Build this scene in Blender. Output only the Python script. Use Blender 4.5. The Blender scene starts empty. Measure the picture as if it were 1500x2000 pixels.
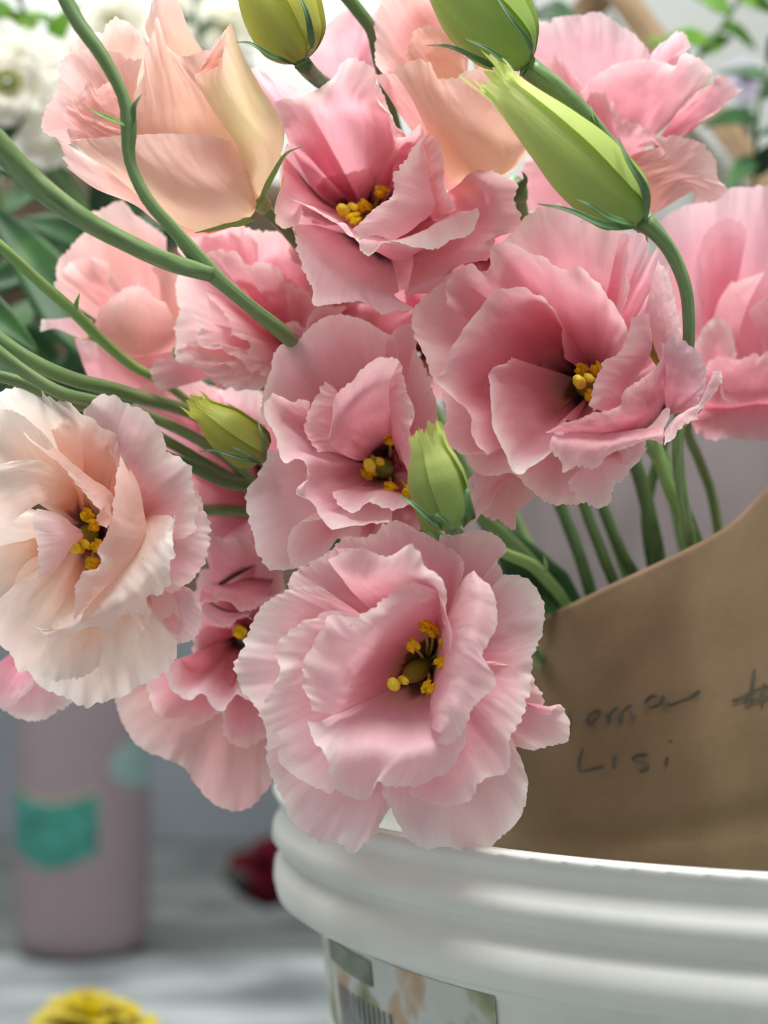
import bpy, math, random
import numpy as np
from mathutils import Vector, Matrix, noise
from mathutils.bvhtree import BVHTree

# ------------------------------------------------------------------ camera, world, lights
S = bpy.context.scene
COL = S.collection
CAM_Z = 0.315                       # camera height above the bench
PITCH = math.radians(3.0)           # camera looks up a little
FPX = 3000.0                        # focal length in photo pixels (photo 1500 x 2000)
cam_d = bpy.data.cameras.new('camera')
cam = bpy.data.objects.new('camera', cam_d); COL.objects.link(cam)
cam.location = (0, 0, CAM_Z)
cam.rotation_euler = (math.radians(90) + PITCH, 0, 0)
cam_d.sensor_fit = 'HORIZONTAL'; cam_d.sensor_width = 36.0; cam_d.lens = 72.0
cam_d.clip_start = 0.01; cam_d.clip_end = 50
cam_d.dof.use_dof = True; cam_d.dof.focus_distance = 0.347; cam_d.dof.aperture_fstop = 11.5
cam_d.dof.aperture_blades = 0
S.camera = cam
S.render.engine = 'CYCLES'
S.cycles.use_denoising = True
S.cycles.pixel_filter_type = 'BLACKMAN_HARRIS'; S.cycles.filter_width = 1.2
S.cycles.max_bounces = 12; S.cycles.diffuse_bounces = 9; S.cycles.transmission_bounces = 10
S.cycles.sample_clamp_indirect = 6
S.view_settings.view_transform = 'Standard'; S.view_settings.look = 'None'
S.view_settings.gamma = 1.0; S.view_settings.exposure = -0.05
W = bpy.data.worlds.new('World'); S.world = W; W.use_nodes = True
W.node_tree.nodes['Background'].inputs[0].default_value = (1.0, 0.985, 0.975, 1)
W.node_tree.nodes['Background'].inputs[1].default_value = 0.39
def area(name, loc, target, size, power, col=(1, 1, 1)):
    d = bpy.data.lights.new(name, 'AREA'); d.shape = 'RECTANGLE'; d.size, d.size_y = size
    d.energy = power; d.color = col
    o = bpy.data.objects.new(name, d); COL.objects.link(o); o.location = loc
    o.rotation_euler = (Vector(target) - Vector(loc)).to_track_quat('-Z', 'Y').to_euler()
    return o
area('overhead_area_light', (0.15, 0.05, 1.45), (0.0, 0.36, 0.28), (0.55, 0.45), 23.5, (1.0, 0.98, 0.96))
area('overhead_area_light', (-0.7, 1.3, 1.7), (-0.1, 0.8, 0.3), (1.2, 0.8), 44, (1.0, 0.99, 0.97))  # added light from back left: glow through petals, brighter background blossoms

# ------------------------------------------------------------------ helpers
def lin(h):
    if isinstance(h, str):
        h = [int(h[i:i+2], 16) / 255 for i in (0, 2, 4)]
    return tuple(c / 12.92 if c <= .04045 else ((c + .055) / 1.055) ** 2.4 for c in h) + (1,)
CP, SP = math.cos(PITCH), math.sin(PITCH)
def P(x, y, d):
    """photo pixel + depth (mm along the camera axis) -> world point (m)"""
    d = d / 1000.0
    cx, cy = (x - 750) / FPX * d, -(y - 1000) / FPX * d
    return Vector((cx, d * CP - cy * SP, CAM_Z + d * SP + cy * CP))
def Parr(a):
    a = np.asarray(a, float); d = a[:, 2] / 1000.0
    cx = (a[:, 0] - 750) / FPX * d; cy = -(a[:, 1] - 1000) / FPX * d
    return np.stack([cx, d * CP - cy * SP, CAM_Z + d * SP + cy * CP], 1)
def catmull(pts, n, arc=True):
    pts = np.asarray(pts, float)
    if len(pts) == 1: return np.repeat(pts, n, 0)
    if len(pts) == 2:
        t = np.linspace(0, 1, n)[:, None]; return pts[0] * (1 - t) + pts[1] * t
    seg = np.maximum(np.linalg.norm(np.diff(pts, axis=0), axis=1), 1e-9) ** .5
    k = np.concatenate([[0], np.cumsum(seg)])
    ext = np.vstack([2 * pts[0] - pts[1], pts, 2 * pts[-1] - pts[-2]])
    ke = np.concatenate([[-seg[0]], k, [k[-1] + seg[-1]]])
    def ev(t):
        i = np.clip(np.searchsorted(k, t, 'right') - 1, 0, len(pts) - 2)
        p0, p1, p2, p3 = ext[i], ext[i+1], ext[i+2], ext[i+3]
        t0, t1, t2, t3 = (ke[i + j][:, None] for j in range(4)); t = t[:, None]
        a1 = (t1-t)/(t1-t0)*p0 + (t-t0)/(t1-t0)*p1
        a2 = (t2-t)/(t2-t1)*p1 + (t-t1)/(t2-t1)*p2
        a3 = (t3-t)/(t3-t2)*p2 + (t-t2)/(t3-t2)*p3
        b1 = (t2-t)/(t2-t0)*a1 + (t-t0)/(t2-t0)*a2
        b2 = (t3-t)/(t3-t1)*a2 + (t-t1)/(t3-t1)*a3
        return (t2-t)/(t2-t1)*b1 + (t-t1)/(t2-t1)*b2
    if not arc: return ev(np.linspace(0, k[-1], n))
    tt = np.linspace(0, k[-1], 20 * len(pts)); q = ev(tt)
    L = np.concatenate([[0], np.cumsum(np.linalg.norm(np.diff(q, axis=0), axis=1))])
    return ev(np.interp(np.linspace(0, L[-1], n), L, tt))
def mesh_obj(name, verts, faces, mat, parent=None, uvs=None, smooth=True):
    me = bpy.data.meshes.new(name)
    me.from_pydata([tuple(v) for v in verts], [], faces)
    if uvs is not None:
        uvl = me.uv_layers.new(name='UVMap')
        li = np.empty(len(me.loops), np.int32); me.loops.foreach_get('vertex_index', li)
        uvl.data.foreach_set('uv', np.asarray(uvs, np.float32)[li].ravel())
    if smooth: me.polygons.foreach_set('use_smooth', [True] * len(me.polygons))
    me.materials.append(mat); me.update()
    o = bpy.data.objects.new(name, me); COL.objects.link(o)
    if parent:
        o.parent = parent
        o.matrix_parent_inverse = Matrix.Translation(parent.location).inverted()
    return o
def grid_faces(nu, nv, close=False):
    f = []
    for j in range(nv - 1):
        for i in range(nu if close else nu - 1):
            i2 = (i + 1) % nu
            f.append((j*nu + i, j*nu + i2, (j+1)*nu + i2, (j+1)*nu + i))
    return f
def thing(name, label, cat, loc, group=None):
    o = bpy.data.objects.new(name, None); COL.objects.link(o); o.location = loc
    o.empty_display_size = .01
    o['label'] = label; o['category'] = cat
    if group: o['group'] = group
    return o
def tag(o, label, cat, group=None):
    o['label'] = label; o['category'] = cat
    if group: o['group'] = group
    return o
def structure(o): o['kind'] = 'structure'; return o

# ------------------------------------------------------------------ materials
def newmat(name):
    m = bpy.data.materials.new(name); m.use_nodes = True
    nt = m.node_tree; return m, nt, nt.nodes, nt.links, nt.nodes['Principled BSDF']
def ramp(N, stops, interp='LINEAR'):
    r = N.new('ShaderNodeValToRGB'); r.color_ramp.interpolation = interp
    e = r.color_ramp.elements
    while len(e) > 1: e.remove(e[-1])
    e[0].position, e[0].color = stops[0][0], stops[0][1]
    for p, c in stops[1:]:
        x = e.new(p); x.color = c
    return r
def petal_mat(name, stops, transl=.54, vein=.5, tint=.10, blush=None, rough=.55):
    m, nt, N, L, bs = newmat(name)
    uv = N.new('ShaderNodeUVMap'); uv.uv_map = 'UVMap'
    sep = N.new('ShaderNodeSeparateXYZ'); L.new(uv.outputs[0], sep.inputs[0])
    # streaky fringe along the petal's length
    mp = N.new('ShaderNodeMapping'); mp.inputs['Scale'].default_value = (22, 2.2, 1); L.new(uv.outputs[0], mp.inputs[0])
    oi = N.new('ShaderNodeObjectInfo')
    mul = N.new('ShaderNodeMath'); mul.operation = 'MULTIPLY'; mul.inputs[1].default_value = 37.0; L.new(oi.outputs['Random'], mul.inputs[0])
    cmb = N.new('ShaderNodeCombineXYZ'); L.new(mul.outputs[0], cmb.inputs[0]); L.new(mul.outputs[0], cmb.inputs[2]); L.new(cmb.outputs[0], mp.inputs['Location'])
    nz = N.new('ShaderNodeTexNoise'); nz.inputs['Scale'].default_value = 1.0; nz.inputs['Detail'].default_value = 3; L.new(mp.outputs[0], nz.inputs[0])
    mp2 = N.new('ShaderNodeMapping'); mp2.inputs['Scale'].default_value = (3.2, 2.4, 1); L.new(uv.outputs[0], mp2.inputs[0]); L.new(cmb.outputs[0], mp2.inputs['Location'])
    nz2 = N.new('ShaderNodeTexNoise'); nz2.inputs['Scale'].default_value = 1.0; nz2.inputs['Detail'].default_value = 4; L.new(mp2.outputs[0], nz2.inputs[0])
    # v + noise
    a = N.new('ShaderNodeMath'); a.operation = 'MULTIPLY_ADD'; a.inputs[1].default_value = .06; L.new(nz.outputs[0], a.inputs[0]); L.new(sep.outputs[1], a.inputs[2])
    b = N.new('ShaderNodeMath'); b.operation = 'MULTIPLY_ADD'; b.inputs[1].default_value = .30; L.new(nz2.outputs[0], b.inputs[0]); L.new(a.outputs[0], b.inputs[2])
    c = N.new('ShaderNodeMath'); c.operation = 'SUBTRACT'; c.inputs[1].default_value = .18; L.new(b.outputs[0], c.inputs[0])
    r = ramp(N, stops); L.new(c.outputs[0], r.inputs[0])
    # fine veins
    mp3 = N.new('ShaderNodeMapping'); mp3.inputs['Scale'].default_value = (90, 3, 1); L.new(uv.outputs[0], mp3.inputs[0]); L.new(cmb.outputs[0], mp3.inputs['Location'])
    nz3 = N.new('ShaderNodeTexNoise'); nz3.inputs['Detail'].default_value = 2; nz3.inputs['Scale'].default_value = 1.0; L.new(mp3.outputs[0], nz3.inputs[0])
    hsv = N.new('ShaderNodeHueSaturation')
    mr = N.new('ShaderNodeMapRange'); mr.inputs[1].default_value = .3; mr.inputs[2].default_value = .7; mr.inputs[3].default_value = 1 - .07*vein; mr.inputs[4].default_value = 1 + .05*vein; L.new(nz3.outputs[0], mr.inputs[0])
    L.new(mr.outputs[0], hsv.inputs['Value'])
    mr2 = N.new('ShaderNodeMapRange'); mr2.inputs[3].default_value = 1 - tint; mr2.inputs[4].default_value = 1 + tint; L.new(oi.outputs['Random'], mr2.inputs[0])
    L.new(mr2.outputs[0], hsv.inputs['Saturation'])
    L.new(r.outputs[0], hsv.inputs['Color'])
    col = hsv.outputs[0]
    if blush:      # big soft patches of a second colour
        tc = N.new('ShaderNodeTexCoord')
        nb = N.new('ShaderNodeTexNoise'); nb.inputs['Scale'].default_value = 55; nb.inputs['Detail'].default_value = 2; L.new(tc.outputs['Object'], nb.inputs[0])
        rb = ramp(N, [(.42, (0,0,0,1)), (.66, (blush[1],)*3 + (1,))]); L.new(nb.outputs[0], rb.inputs[0])
        mx = N.new('ShaderNodeMix'); mx.data_type = 'RGBA'; L.new(rb.outputs[0], mx.inputs[0]); L.new(col, mx.inputs[6]); mx.inputs[7].default_value = lin(blush[0]); col = mx.outputs[2]
    tcs = N.new('ShaderNodeTexCoord')
    vs = N.new('ShaderNodeTexVoronoi'); vs.inputs['Scale'].default_value = 150; L.new(tcs.outputs['Object'], vs.inputs[0])
    sx = N.new('ShaderNodeSeparateXYZ'); L.new(vs.outputs['Color'], sx.inputs[0])
    g1 = N.new('ShaderNodeMath'); g1.operation = 'GREATER_THAN'; g1.inputs[1].default_value = .9; L.new(sx.outputs[0], g1.inputs[0])
    g2 = N.new('ShaderNodeMath'); g2.operation = 'LESS_THAN'; g2.inputs[1].default_value = .045; L.new(vs.outputs['Distance'], g2.inputs[0])
    g3 = N.new('ShaderNodeMath'); g3.operation = 'MULTIPLY'; L.new(g1.outputs[0], g3.inputs[0]); L.new(g2.outputs[0], g3.inputs[1])
    g4 = N.new('ShaderNodeMath'); g4.operation = 'MULTIPLY'; g4.inputs[1].default_value = .45; L.new(g3.outputs[0], g4.inputs[0])
    mxs = N.new('ShaderNodeMix'); mxs.data_type = 'RGBA'; L.new(g4.outputs[0], mxs.inputs[0]); L.new(col, mxs.inputs[6]); mxs.inputs[7].default_value = lin('7a4a44'); col = mxs.outputs[2]
    L.new(col, bs.inputs['Base Color'])
    bs.inputs['Roughness'].default_value = rough; bs.inputs['Specular IOR Level'].default_value = .35
    bs.inputs['Sheen Weight'].default_value = .25; bs.inputs['Sheen Roughness'].default_value = .5
    # relief
    tc2 = N.new('ShaderNodeTexCoord')
    cre = N.new('ShaderNodeTexNoise'); cre.inputs['Scale'].default_value = 210; cre.inputs['Detail'].default_value = 6; cre.inputs['Roughness'].default_value = .6; L.new(tc2.outputs['Object'], cre.inputs[0])
    addb = N.new('ShaderNodeMath'); addb.operation = 'MULTIPLY_ADD'; addb.inputs[1].default_value = 1.3; L.new(cre.outputs[0], addb.inputs[0])
    vm = N.new('ShaderNodeMath'); vm.operation = 'MULTIPLY'; vm.inputs[1].default_value = .25; L.new(nz3.outputs[0], vm.inputs[0]); L.new(vm.outputs[0], addb.inputs[2])
    bp = N.new('ShaderNodeBump'); bp.inputs['Strength'].default_value = .27; bp.inputs['Distance'].default_value = .0006; L.new(addb.outputs[0], bp.inputs['Height'])
    L.new(bp.outputs[0], bs.inputs['Normal'])
    tr = N.new('ShaderNodeBsdfTranslucent'); L.new(col, tr.inputs[0])
    ms = N.new('ShaderNodeMixShader'); ms.inputs[0].default_value = transl
    L.new(bs.outputs[0], ms.inputs[1]); L.new(tr.outputs[0], ms.inputs[2])
    L.new(ms.outputs[0], N['Material Output'].inputs[0])
    return m
PINK = petal_mat('petal_pink', [(0, lin('4e4e1a')), (.05, lin('4a1a2c')), (.13, lin('5e2438')), (.19, lin('b87482')), (.27, lin('e29aa6')), (.5, lin('eca5b2')), (.78, lin('f3b8c3')), (.94, lin('f9d1d7')), (1, lin('fee6e4'))])
PINKD = petal_mat('petal_deep_pink', [(0, lin('8a4450')), (.2, lin('ca7282')), (.5, lin('e191a0')), (.85, lin('eeadb8')), (1, lin('f8ccd0'))])
PINKL = petal_mat('petal_light_pink', [(0, lin('8e8e30')), (.08, lin('7c7030')), (.13, lin('98624e')), (.19, lin('eac6ac')), (.33, lin('f2bac5')), (.70, lin('f7c8d0')), (.92, lin('fcdfe3')), (1, lin('fff2ef'))])
LILAC = petal_mat('petal_lilac_pink', [(0, lin('c06e82')), (.4, lin('eea0b0')), (.8, lin('f5bcc9')), (1, lin('fbdce3'))])
PEACH = petal_mat('petal_peach', [(0, lin('f0d6a4')), (.25, lin('f3d0ac')), (.6, lin('f5cfba')), (.9, lin('f7d3c7')), (1, lin('feebe3'))], blush=('f2bcb4', .4), vein=.2)
PEACHY = petal_mat('petal_peach_yellow', [(0, lin('f2d0b0')), (.3, lin('f5dcb4')), (.6, lin('f4e8b4')), (.9, lin('f4e0bc')), (1, lin('f9dcd0'))], blush=('f4ccba', .5), vein=.2)
SALMON = petal_mat('petal_salmon', [(0, lin('d98a76')), (.35, lin('eaac9c')), (.75, lin('f2c0b9')), (1, lin('fbdfdb'))], blush=('f0b0b8', .55))
CREAM = petal_mat('petal_cream', [(0, lin('6a6a22')), (.08, lin('6a3036')), (.14, lin('8a4444')), (.20, lin('dba488')), (.36, lin('f3c8b2')), (.56, lin('f9e4d4')), (.84, lin('fcf0e6')), (1, lin('fffbf6'))], blush=('f6d0cb', .45))
WHITE = petal_mat('petal_white', [(0, lin('dfe3b0')), (.4, lin('f3f2e4')), (1, lin('fbfaf4'))], vein=.2)
YELLOW = petal_mat('petal_yellow', [(0, lin('8c7a06')), (.5, lin('c8b40a')), (1, lin('dccc1e'))], vein=.3)

def green_mat(name, stops, rough=.45, scale=60, transl=.0, stretch=None):  # mottled green
    m, nt, N, L, bs = newmat(name)
    tc = N.new('ShaderNodeTexCoord')
    nz = N.new('ShaderNodeTexNoise'); nz.inputs['Scale'].default_value = scale; nz.inputs['Detail'].default_value = 4
    if stretch:
        uv = N.new('ShaderNodeUVMap'); uv.uv_map = 'UVMap'
        mp = N.new('ShaderNodeMapping'); mp.inputs['Scale'].default_value = stretch; L.new(uv.outputs[0], mp.inputs[0]); L.new(mp.outputs[0], nz.inputs[0])
        nz.inputs['Scale'].default_value = 1
    else: L.new(tc.outputs['Object'], nz.inputs[0])
    r = ramp(N, stops); L.new(nz.outputs[0], r.inputs[0]); L.new(r.outputs[0], bs.inputs['Base Color'])
    bs.inputs['Roughness'].default_value = rough; bs.inputs['Specular IOR Level'].default_value = .4
    bp = N.new('ShaderNodeBump'); bp.inputs['Strength'].default_value = .25; bp.inputs['Distance'].default_value = .0004; L.new(nz.outputs[0], bp.inputs['Height']); L.new(bp.outputs[0], bs.inputs['Normal'])
    if transl:
        tr = N.new('ShaderNodeBsdfTranslucent'); L.new(r.outputs[0], tr.inputs[0])
        ms = N.new('ShaderNodeMixShader'); ms.inputs[0].default_value = transl
        L.new(bs.outputs[0], ms.inputs[1]); L.new(tr.outputs[0], ms.inputs[2]); L.new(ms.outputs[0], N['Material Output'].inputs[0])
    return m
STEM = green_mat('stem_green', [(.3, lin('587347')), (.5, lin('73915d')), (.72, lin('94ac7a'))], .42, 90, .0, (7, 9, 1))
STEMD = green_mat('stem_dark_green', [(.3, lin('3f5a38')), (.55, lin('587848')), (.75, lin('6f8c58'))], .42, 90, .0, (7, 9, 1))
STEML = green_mat('stem_light_green', [(.3, lin('6c9450')), (.55, lin('86aa62')), (.75, lin('9dbb70'))], .42, 90, .0, (7, 9, 1))
SEPAL = green_mat('sepal_green', [(.3, lin('436240')), (.55, lin('5b7f50')), (.75, lin('7ea062'))], .45, 120)
LEAF = green_mat('leaf_dark_green', [(.3, lin('22422a')), (.55, lin('386238')), (.75, lin('4f7d40'))], .5, 50, .2)
LEAFL = green_mat('leaf_bright_green', [(.3, lin('4e8a2c')), (.55, lin('77ad3c')), (.75, lin('a4c860'))], .5, 50, .3)
def bud_mat(name, a, b, c):
    m, nt, N, L, bs = newmat(name)
    uv = N.new('ShaderNodeUVMap'); uv.uv_map = 'UVMap'
    sep = N.new('ShaderNodeSeparateXYZ'); L.new(uv.outputs[0], sep.inputs[0])
    mp = N.new('ShaderNodeMapping'); mp.inputs['Scale'].default_value = (26, 2.0, 1); L.new(uv.outputs[0], mp.inputs[0])
    nz = N.new('ShaderNodeTexNoise'); nz.inputs['Scale'].default_value = 1; nz.inputs['Detail'].default_value = 4; L.new(mp.outputs[0], nz.inputs[0])
    ad = N.new('ShaderNodeMath'); ad.operation = 'MULTIPLY_ADD'; ad.inputs[1].default_value = .22; L.new(nz.outputs[0], ad.inputs[0]); L.new(sep.outputs[1], ad.inputs[2])
    r = ramp(N, [(.1, lin(a)), (.6, lin(b)), (1.15 if False else 1.0, lin(c))]); L.new(ad.outputs[0], r.inputs[0])
    L.new(r.outputs[0], bs.inputs['Base Color']); bs.inputs['Roughness'].default_value = .42; bs.inputs['Specular IOR Level'].default_value = .4
    bp = N.new('ShaderNodeBump'); bp.inputs['Strength'].default_value = .3; bp.inputs['Distance'].default_value = .0005; L.new(nz.outputs[0], bp.inputs['Height']); L.new(bp.outputs[0], bs.inputs['Normal'])
    tr = N.new('ShaderNodeBsdfTranslucent'); L.new(r.outputs[0], tr.inputs[0])
    ms = N.new('ShaderNodeMixShader'); ms.inputs[0].default_value = .3
    L.new(bs.outputs[0], ms.inputs[1]); L.new(tr.outputs[0], ms.inputs[2]); L.new(ms.outputs[0], N['Material Output'].inputs[0])
    return m
BUD1 = bud_mat('bud_yellow_green', 'b2b858', 'd6d86a', 'e8e684')
BUD2 = bud_mat('bud_fresh_green', '9abc5c', 'bcd672', 'd4e68c')
BUD3 = bud_mat('bud_lime', 'a0bc5e', 'c6da78', 'e2ee9c')
BUD4 = bud_mat('bud_olive_lime', '8a9848', 'b0b850', 'd2dc66')
BUD5 = bud_mat('bud_pale_green', '84a354', 'a6bc68', 'd8e68a')
def flat_mat(name, c, rough=.6, **kw):
    m, nt, N, L, bs = newmat(name)
    tc = N.new('ShaderNodeTexCoord'); nz = N.new('ShaderNodeTexNoise'); nz.inputs['Scale'].default_value = kw.get('scale', 80); nz.inputs['Detail'].default_value = 5
    L.new(tc.outputs['Object'], nz.inputs[0])
    c0 = lin(c); f = kw.get('var', .15)
    r = ramp(N, [(.3, tuple(x*(1-f) for x in c0[:3]) + (1,)), (.7, tuple(min(1, x*(1+f)) for x in c0[:3]) + (1,))]); L.new(nz.outputs[0], r.inputs[0])
    L.new(r.outputs[0], bs.inputs['Base Color']); bs.inputs['Roughness'].default_value = rough
    if 'spec' in kw: bs.inputs['Specular IOR Level'].default_value = kw['spec']
    return m
ANTHER = flat_mat('anther_yellow', 'eec524', 1.0, spec=.1, scale=900, var=.35)
STIGMA = flat_mat('stigma_yellow', 'e6d636', .6, scale=500, var=.2)
FILAMENT = flat_mat('filament_green', 'bdb660', .6)
OVARY = flat_mat('ovary_green', '8a9a38', .5)

# ------------------------------------------------------------------ petals
_seed = [0]
def build_petal(parent, rows, mat, ruf=1.0, nu=92, nv=42, teeth=1.0, name='petal'):
    """rows: list of control rows [(x_px, y_px, depth_mm), ...] from base to rim"""
    _seed[0] += 1; sd = _seed[0] * 7.31
    R = [catmull(Parr(r), nu) for r in rows]
    R = np.array(R)                                   # rows x nu x 3
    gap = [0.0]
    for j in range(1, len(R)):
        gap.append(gap[-1] + max(np.mean(np.linalg.norm(R[j] - R[j-1], axis=1)), 1e-5))
    G = np.zeros((nv, nu, 3))
    for i in range(nu):
        G[:, i] = catmull(R[:, i], nv)
    du = np.gradient(G, axis=1); dv = np.gradient(G, axis=0)
    nrm = np.cross(du, dv); nrm /= np.maximum(np.linalg.norm(nrm, axis=2, keepdims=True), 1e-12)
    dvl = dv / np.maximum(np.linalg.norm(dv, axis=2, keepdims=True), 1e-12)
    Lr = np.linalg.norm(np.diff(G[-1], axis=0), axis=1).sum() / .04      # rim length in 40 mm units
    rim_s = np.concatenate([[0], np.cumsum(np.linalg.norm(np.diff(G[-1], axis=0), axis=1))]) / .001   # mm along rim
    nn = noise.noise
    for i in range(nu):
        s = rim_s[i]
        w1 = nn((s * .11, sd, 0)); w2 = nn((s * .24, sd, 5)); w3 = nn((s * .48, sd, 7)); tz = nn((s * .8, sd, 9)); tz2 = nn((s * 1.7, sd, 12))
        am = min(1.5, max(.08, .62 + 1.5 * nn((s * .055, sd, 40)))); w2 *= am; w3 *= am; tz *= .35 + .65 * am
        r2 = .55 + .45 * ruf
        for j in range(nv):
            v = j / (nv - 1)
            e = max(0, (v - .62) / .38)
            d = ruf * (2.0e-3 * v * v * w1 + 1.25e-3 * e ** 1.8 * nn((s * .24, v * 2.2, sd + 5)) * am) + r2 * (.6e-3 * e ** 2.2 * nn((s * .5, v * 5, sd + 7)) * am + .2e-3 * e ** 3 * tz)
            d += .75e-3 * min(1, v * 2) * nn((s * .11, v * 3.4, sd + 20)) + .26e-3 * v * nn((s * .36, v * 9, sd + 31)) + .10e-3 * v * nn((s * .9, v * 20, sd + 37))
            G[j, i] += nrm[j, i] * d
            if v > .75:
                G[j, i] += dvl[j, i] * teeth * ((v - .75) * 4) ** 2 * (.95e-3 * tz + .42e-3 * tz2 + .7e-3 * w2)
    verts = G.reshape(-1, 3)
    uu, vv = np.meshgrid(np.linspace(0, 1, nu) * max(.35, Lr), np.linspace(0, 1, nv))
    uvs = np.stack([uu.ravel(), vv.ravel()], 1)
    return mesh_obj(name, verts, grid_faces(nu, nv), mat, parent, uvs)
class Flower:
    def __init__(s, label, ox, oy, sc, D, T, mat, name='lisianthus_flower', group='lisianthus blossoms in the bouquet', cat='flower'):
        s.ox, s.oy, s.sc, s.D, s.T, s.mat = ox, oy, sc, D, T, mat
        b = s.q(T); s.root = thing(name, label, cat, P(b[0], b[1], b[2] + 3), group)
    def q(s, p): return (s.ox + p[0] * s.sc, s.oy + p[1] * s.sc, s.D + p[2])
    def rows(s, rows, mat=None, **k):
        return build_petal(s.root, [[s.q(p) for p in r] for r in rows], mat or s.mat, **k)
    def rim(s, rim, mat=None, T=None, kx=.5, kz=.85, spread=.10, bend=0, **k):
        """rim traced, base at T; kx,kz shape the sweep from base to rim (trumpet: kz>kx, cup: kx>kz)"""
        T = T or s.T
        n = 9; r = catmull(rim, n); c = r.mean(0)
        out = []
        base = [(T[0] + (p[0]-c[0]) * spread, T[1] + (p[1]-c[1]) * spread, T[2]) for p in r]
        base = np.array(base)
        C = base.copy(); C[:, :2] += (r[:, :2] - base[:, :2]) * kx; C[:, 2] += (r[:, 2] - base[:, 2]) * kz + bend
        for t in (0, .22, .45, .7, .87, 1):
            out.append(base * (1-t)**2 + C * 2*t*(1-t) + r * t*t)
        out[-1] = catmull(rim, max(n, len(rim) * 3))
        return build_petal(s.root, [[s.q(p) for p in row] for row in out], mat or s.mat, **k)
def ring(F, cx, cy, rx, ry, dz, n, mat, ph=0.0, T=None, **k):
    """n overlapping outer petals round a centre (crop coords)"""
    rn = random.Random(int(cx + cy))
    for q_ in range(n):
        a = ph + 2*math.pi*q_/n; sp = 2*math.pi/n*.72
        pts = [(cx + rx*f*math.cos(a+o*sp), cy + ry*f*math.sin(a+o*sp), dz + rn.uniform(-1.5, 1.5)) for o, f in ((-1, .72), (-.6, .95), (-.2, 1.03), (.2, .98), (.6, .96), (1, .72))]
        F.rim(pts, mat, T=T, kx=.55, kz=.8, nu=44, nv=22, **k)
def tube(name, path, mat, parent, ns=12, n=None, closed_end=True, sq=None):
    """path rows: x_px, y_px, depth_mm, radius_px"""
    a = np.asarray(path, float); n = n or 8 * len(a)
    pw = np.concatenate([Parr(a[:, :3]), (a[:, 3:4] / FPX * a[:, 2:3] / 1000)], 1)
    return tube_w(name, pw, mat, parent, ns, n)
def tube_w(name, pw, mat, parent, ns=12, n=40):
    q = catmull(pw, n)
    c, rad = q[:, :3], q[:, 3]
    t = np.gradient(c, axis=0); t /= np.linalg.norm(t, axis=1, keepdims=True)
    up = np.array([.31, -.77, .55]); verts = []; uvs = []
    _seed[0] += 1
    for i in range(n):
        a = np.cross(t[i], up); a /= np.linalg.norm(a); b = np.cross(t[i], a)
        for k in range(ns):
            th = 2 * math.pi * k / ns
            rr = rad[i] * (1 + .05 * noise.noise((i * .25, k * .6, _seed[0])))
            verts.append(c[i] + rr * (math.cos(th) * a + math.sin(th) * b)); uvs.append((k / ns, i / n))
    f = grid_faces(ns, n, True)
    f.append(tuple(range(ns))[::-1]); f.append(tuple((n-1)*ns + k for k in range(ns)))
    return mesh_obj(name, verts, f, mat, parent, uvs)
def blade(name, path, width, mat, parent, face=(0, -1, .3), fold=.35, n=22, nw=7, taper=(.15, 1.0, .05), peak=.35):
    """pointed leaf/sepal along a px path; width in px"""
    a = np.asarray(path, float); c = catmull(Parr(a[:, :3]), n)
    w = width / FPX * a[:, 2].mean() / 1000
    t = np.gradient(c, axis=0); t /= np.linalg.norm(t, axis=1, keepdims=True)
    f = np.array(face, float); f /= np.linalg.norm(f); verts = []; uvs = []
    for i in range(n):
        s = i / (n - 1)
        k = taper[0] + (taper[1]-taper[0]) * min(1, s/peak)**.7 if s < peak else taper[2] + (taper[1]-taper[2]) * (1 - ((s-peak)/(1-peak))**1.4)
        side = np.cross(t[i], f); side /= np.linalg.norm(side); nn = np.cross(side, t[i])
        for j in range(nw):
            u = j / (nw-1) * 2 - 1
            verts.append(c[i] + side * u * w * k * .5 + nn * (abs(u) ** 1.3) * w * k * .5 * fold); uvs.append((u, s))
    o = mesh_obj(name, verts, grid_faces(nw, n), mat, parent, uvs)
    md = o.modifiers.new('thickness', 'SOLIDIFY'); md.thickness = w * .07; md.offset = 0
    return o
def blob(name, c_px, axis_px, ra, rb, mat, parent, seg=10, bumpy=.12):
    """small ellipsoid of long half-axis ra px along axis_px (px dx,dy,dmm) and short rb"""
    x, y, d = c_px; c = np.array(P(x, y, d)); e = np.array(P(x + axis_px[0], y + axis_px[1], d + axis_px[2])) - c; e /= np.linalg.norm(e)
    k = d / 1000 / FPX; a = np.cross(e, [.2, .9, .35]); a /= np.linalg.norm(a); b = np.cross(e, a)
    verts = []; _seed[0] += 1
    for j in range(seg + 1):
        ph = math.pi * j / seg
        for i in range(seg):
            th = 2*math.pi*i/seg
            rr = 1 + bumpy * noise.noise((math.cos(th)*1.5, math.sin(th)*1.5, ph*2 + _seed[0]*3))
            verts.append(c + (e * math.cos(ph) * ra + (a * math.cos(th) + b * math.sin(th)) * math.sin(ph) * rb) * k * rr)
    return mesh_obj(name, verts, grid_faces(seg, seg + 1, True), mat, parent, [(0, 0)] * len(verts))
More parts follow.
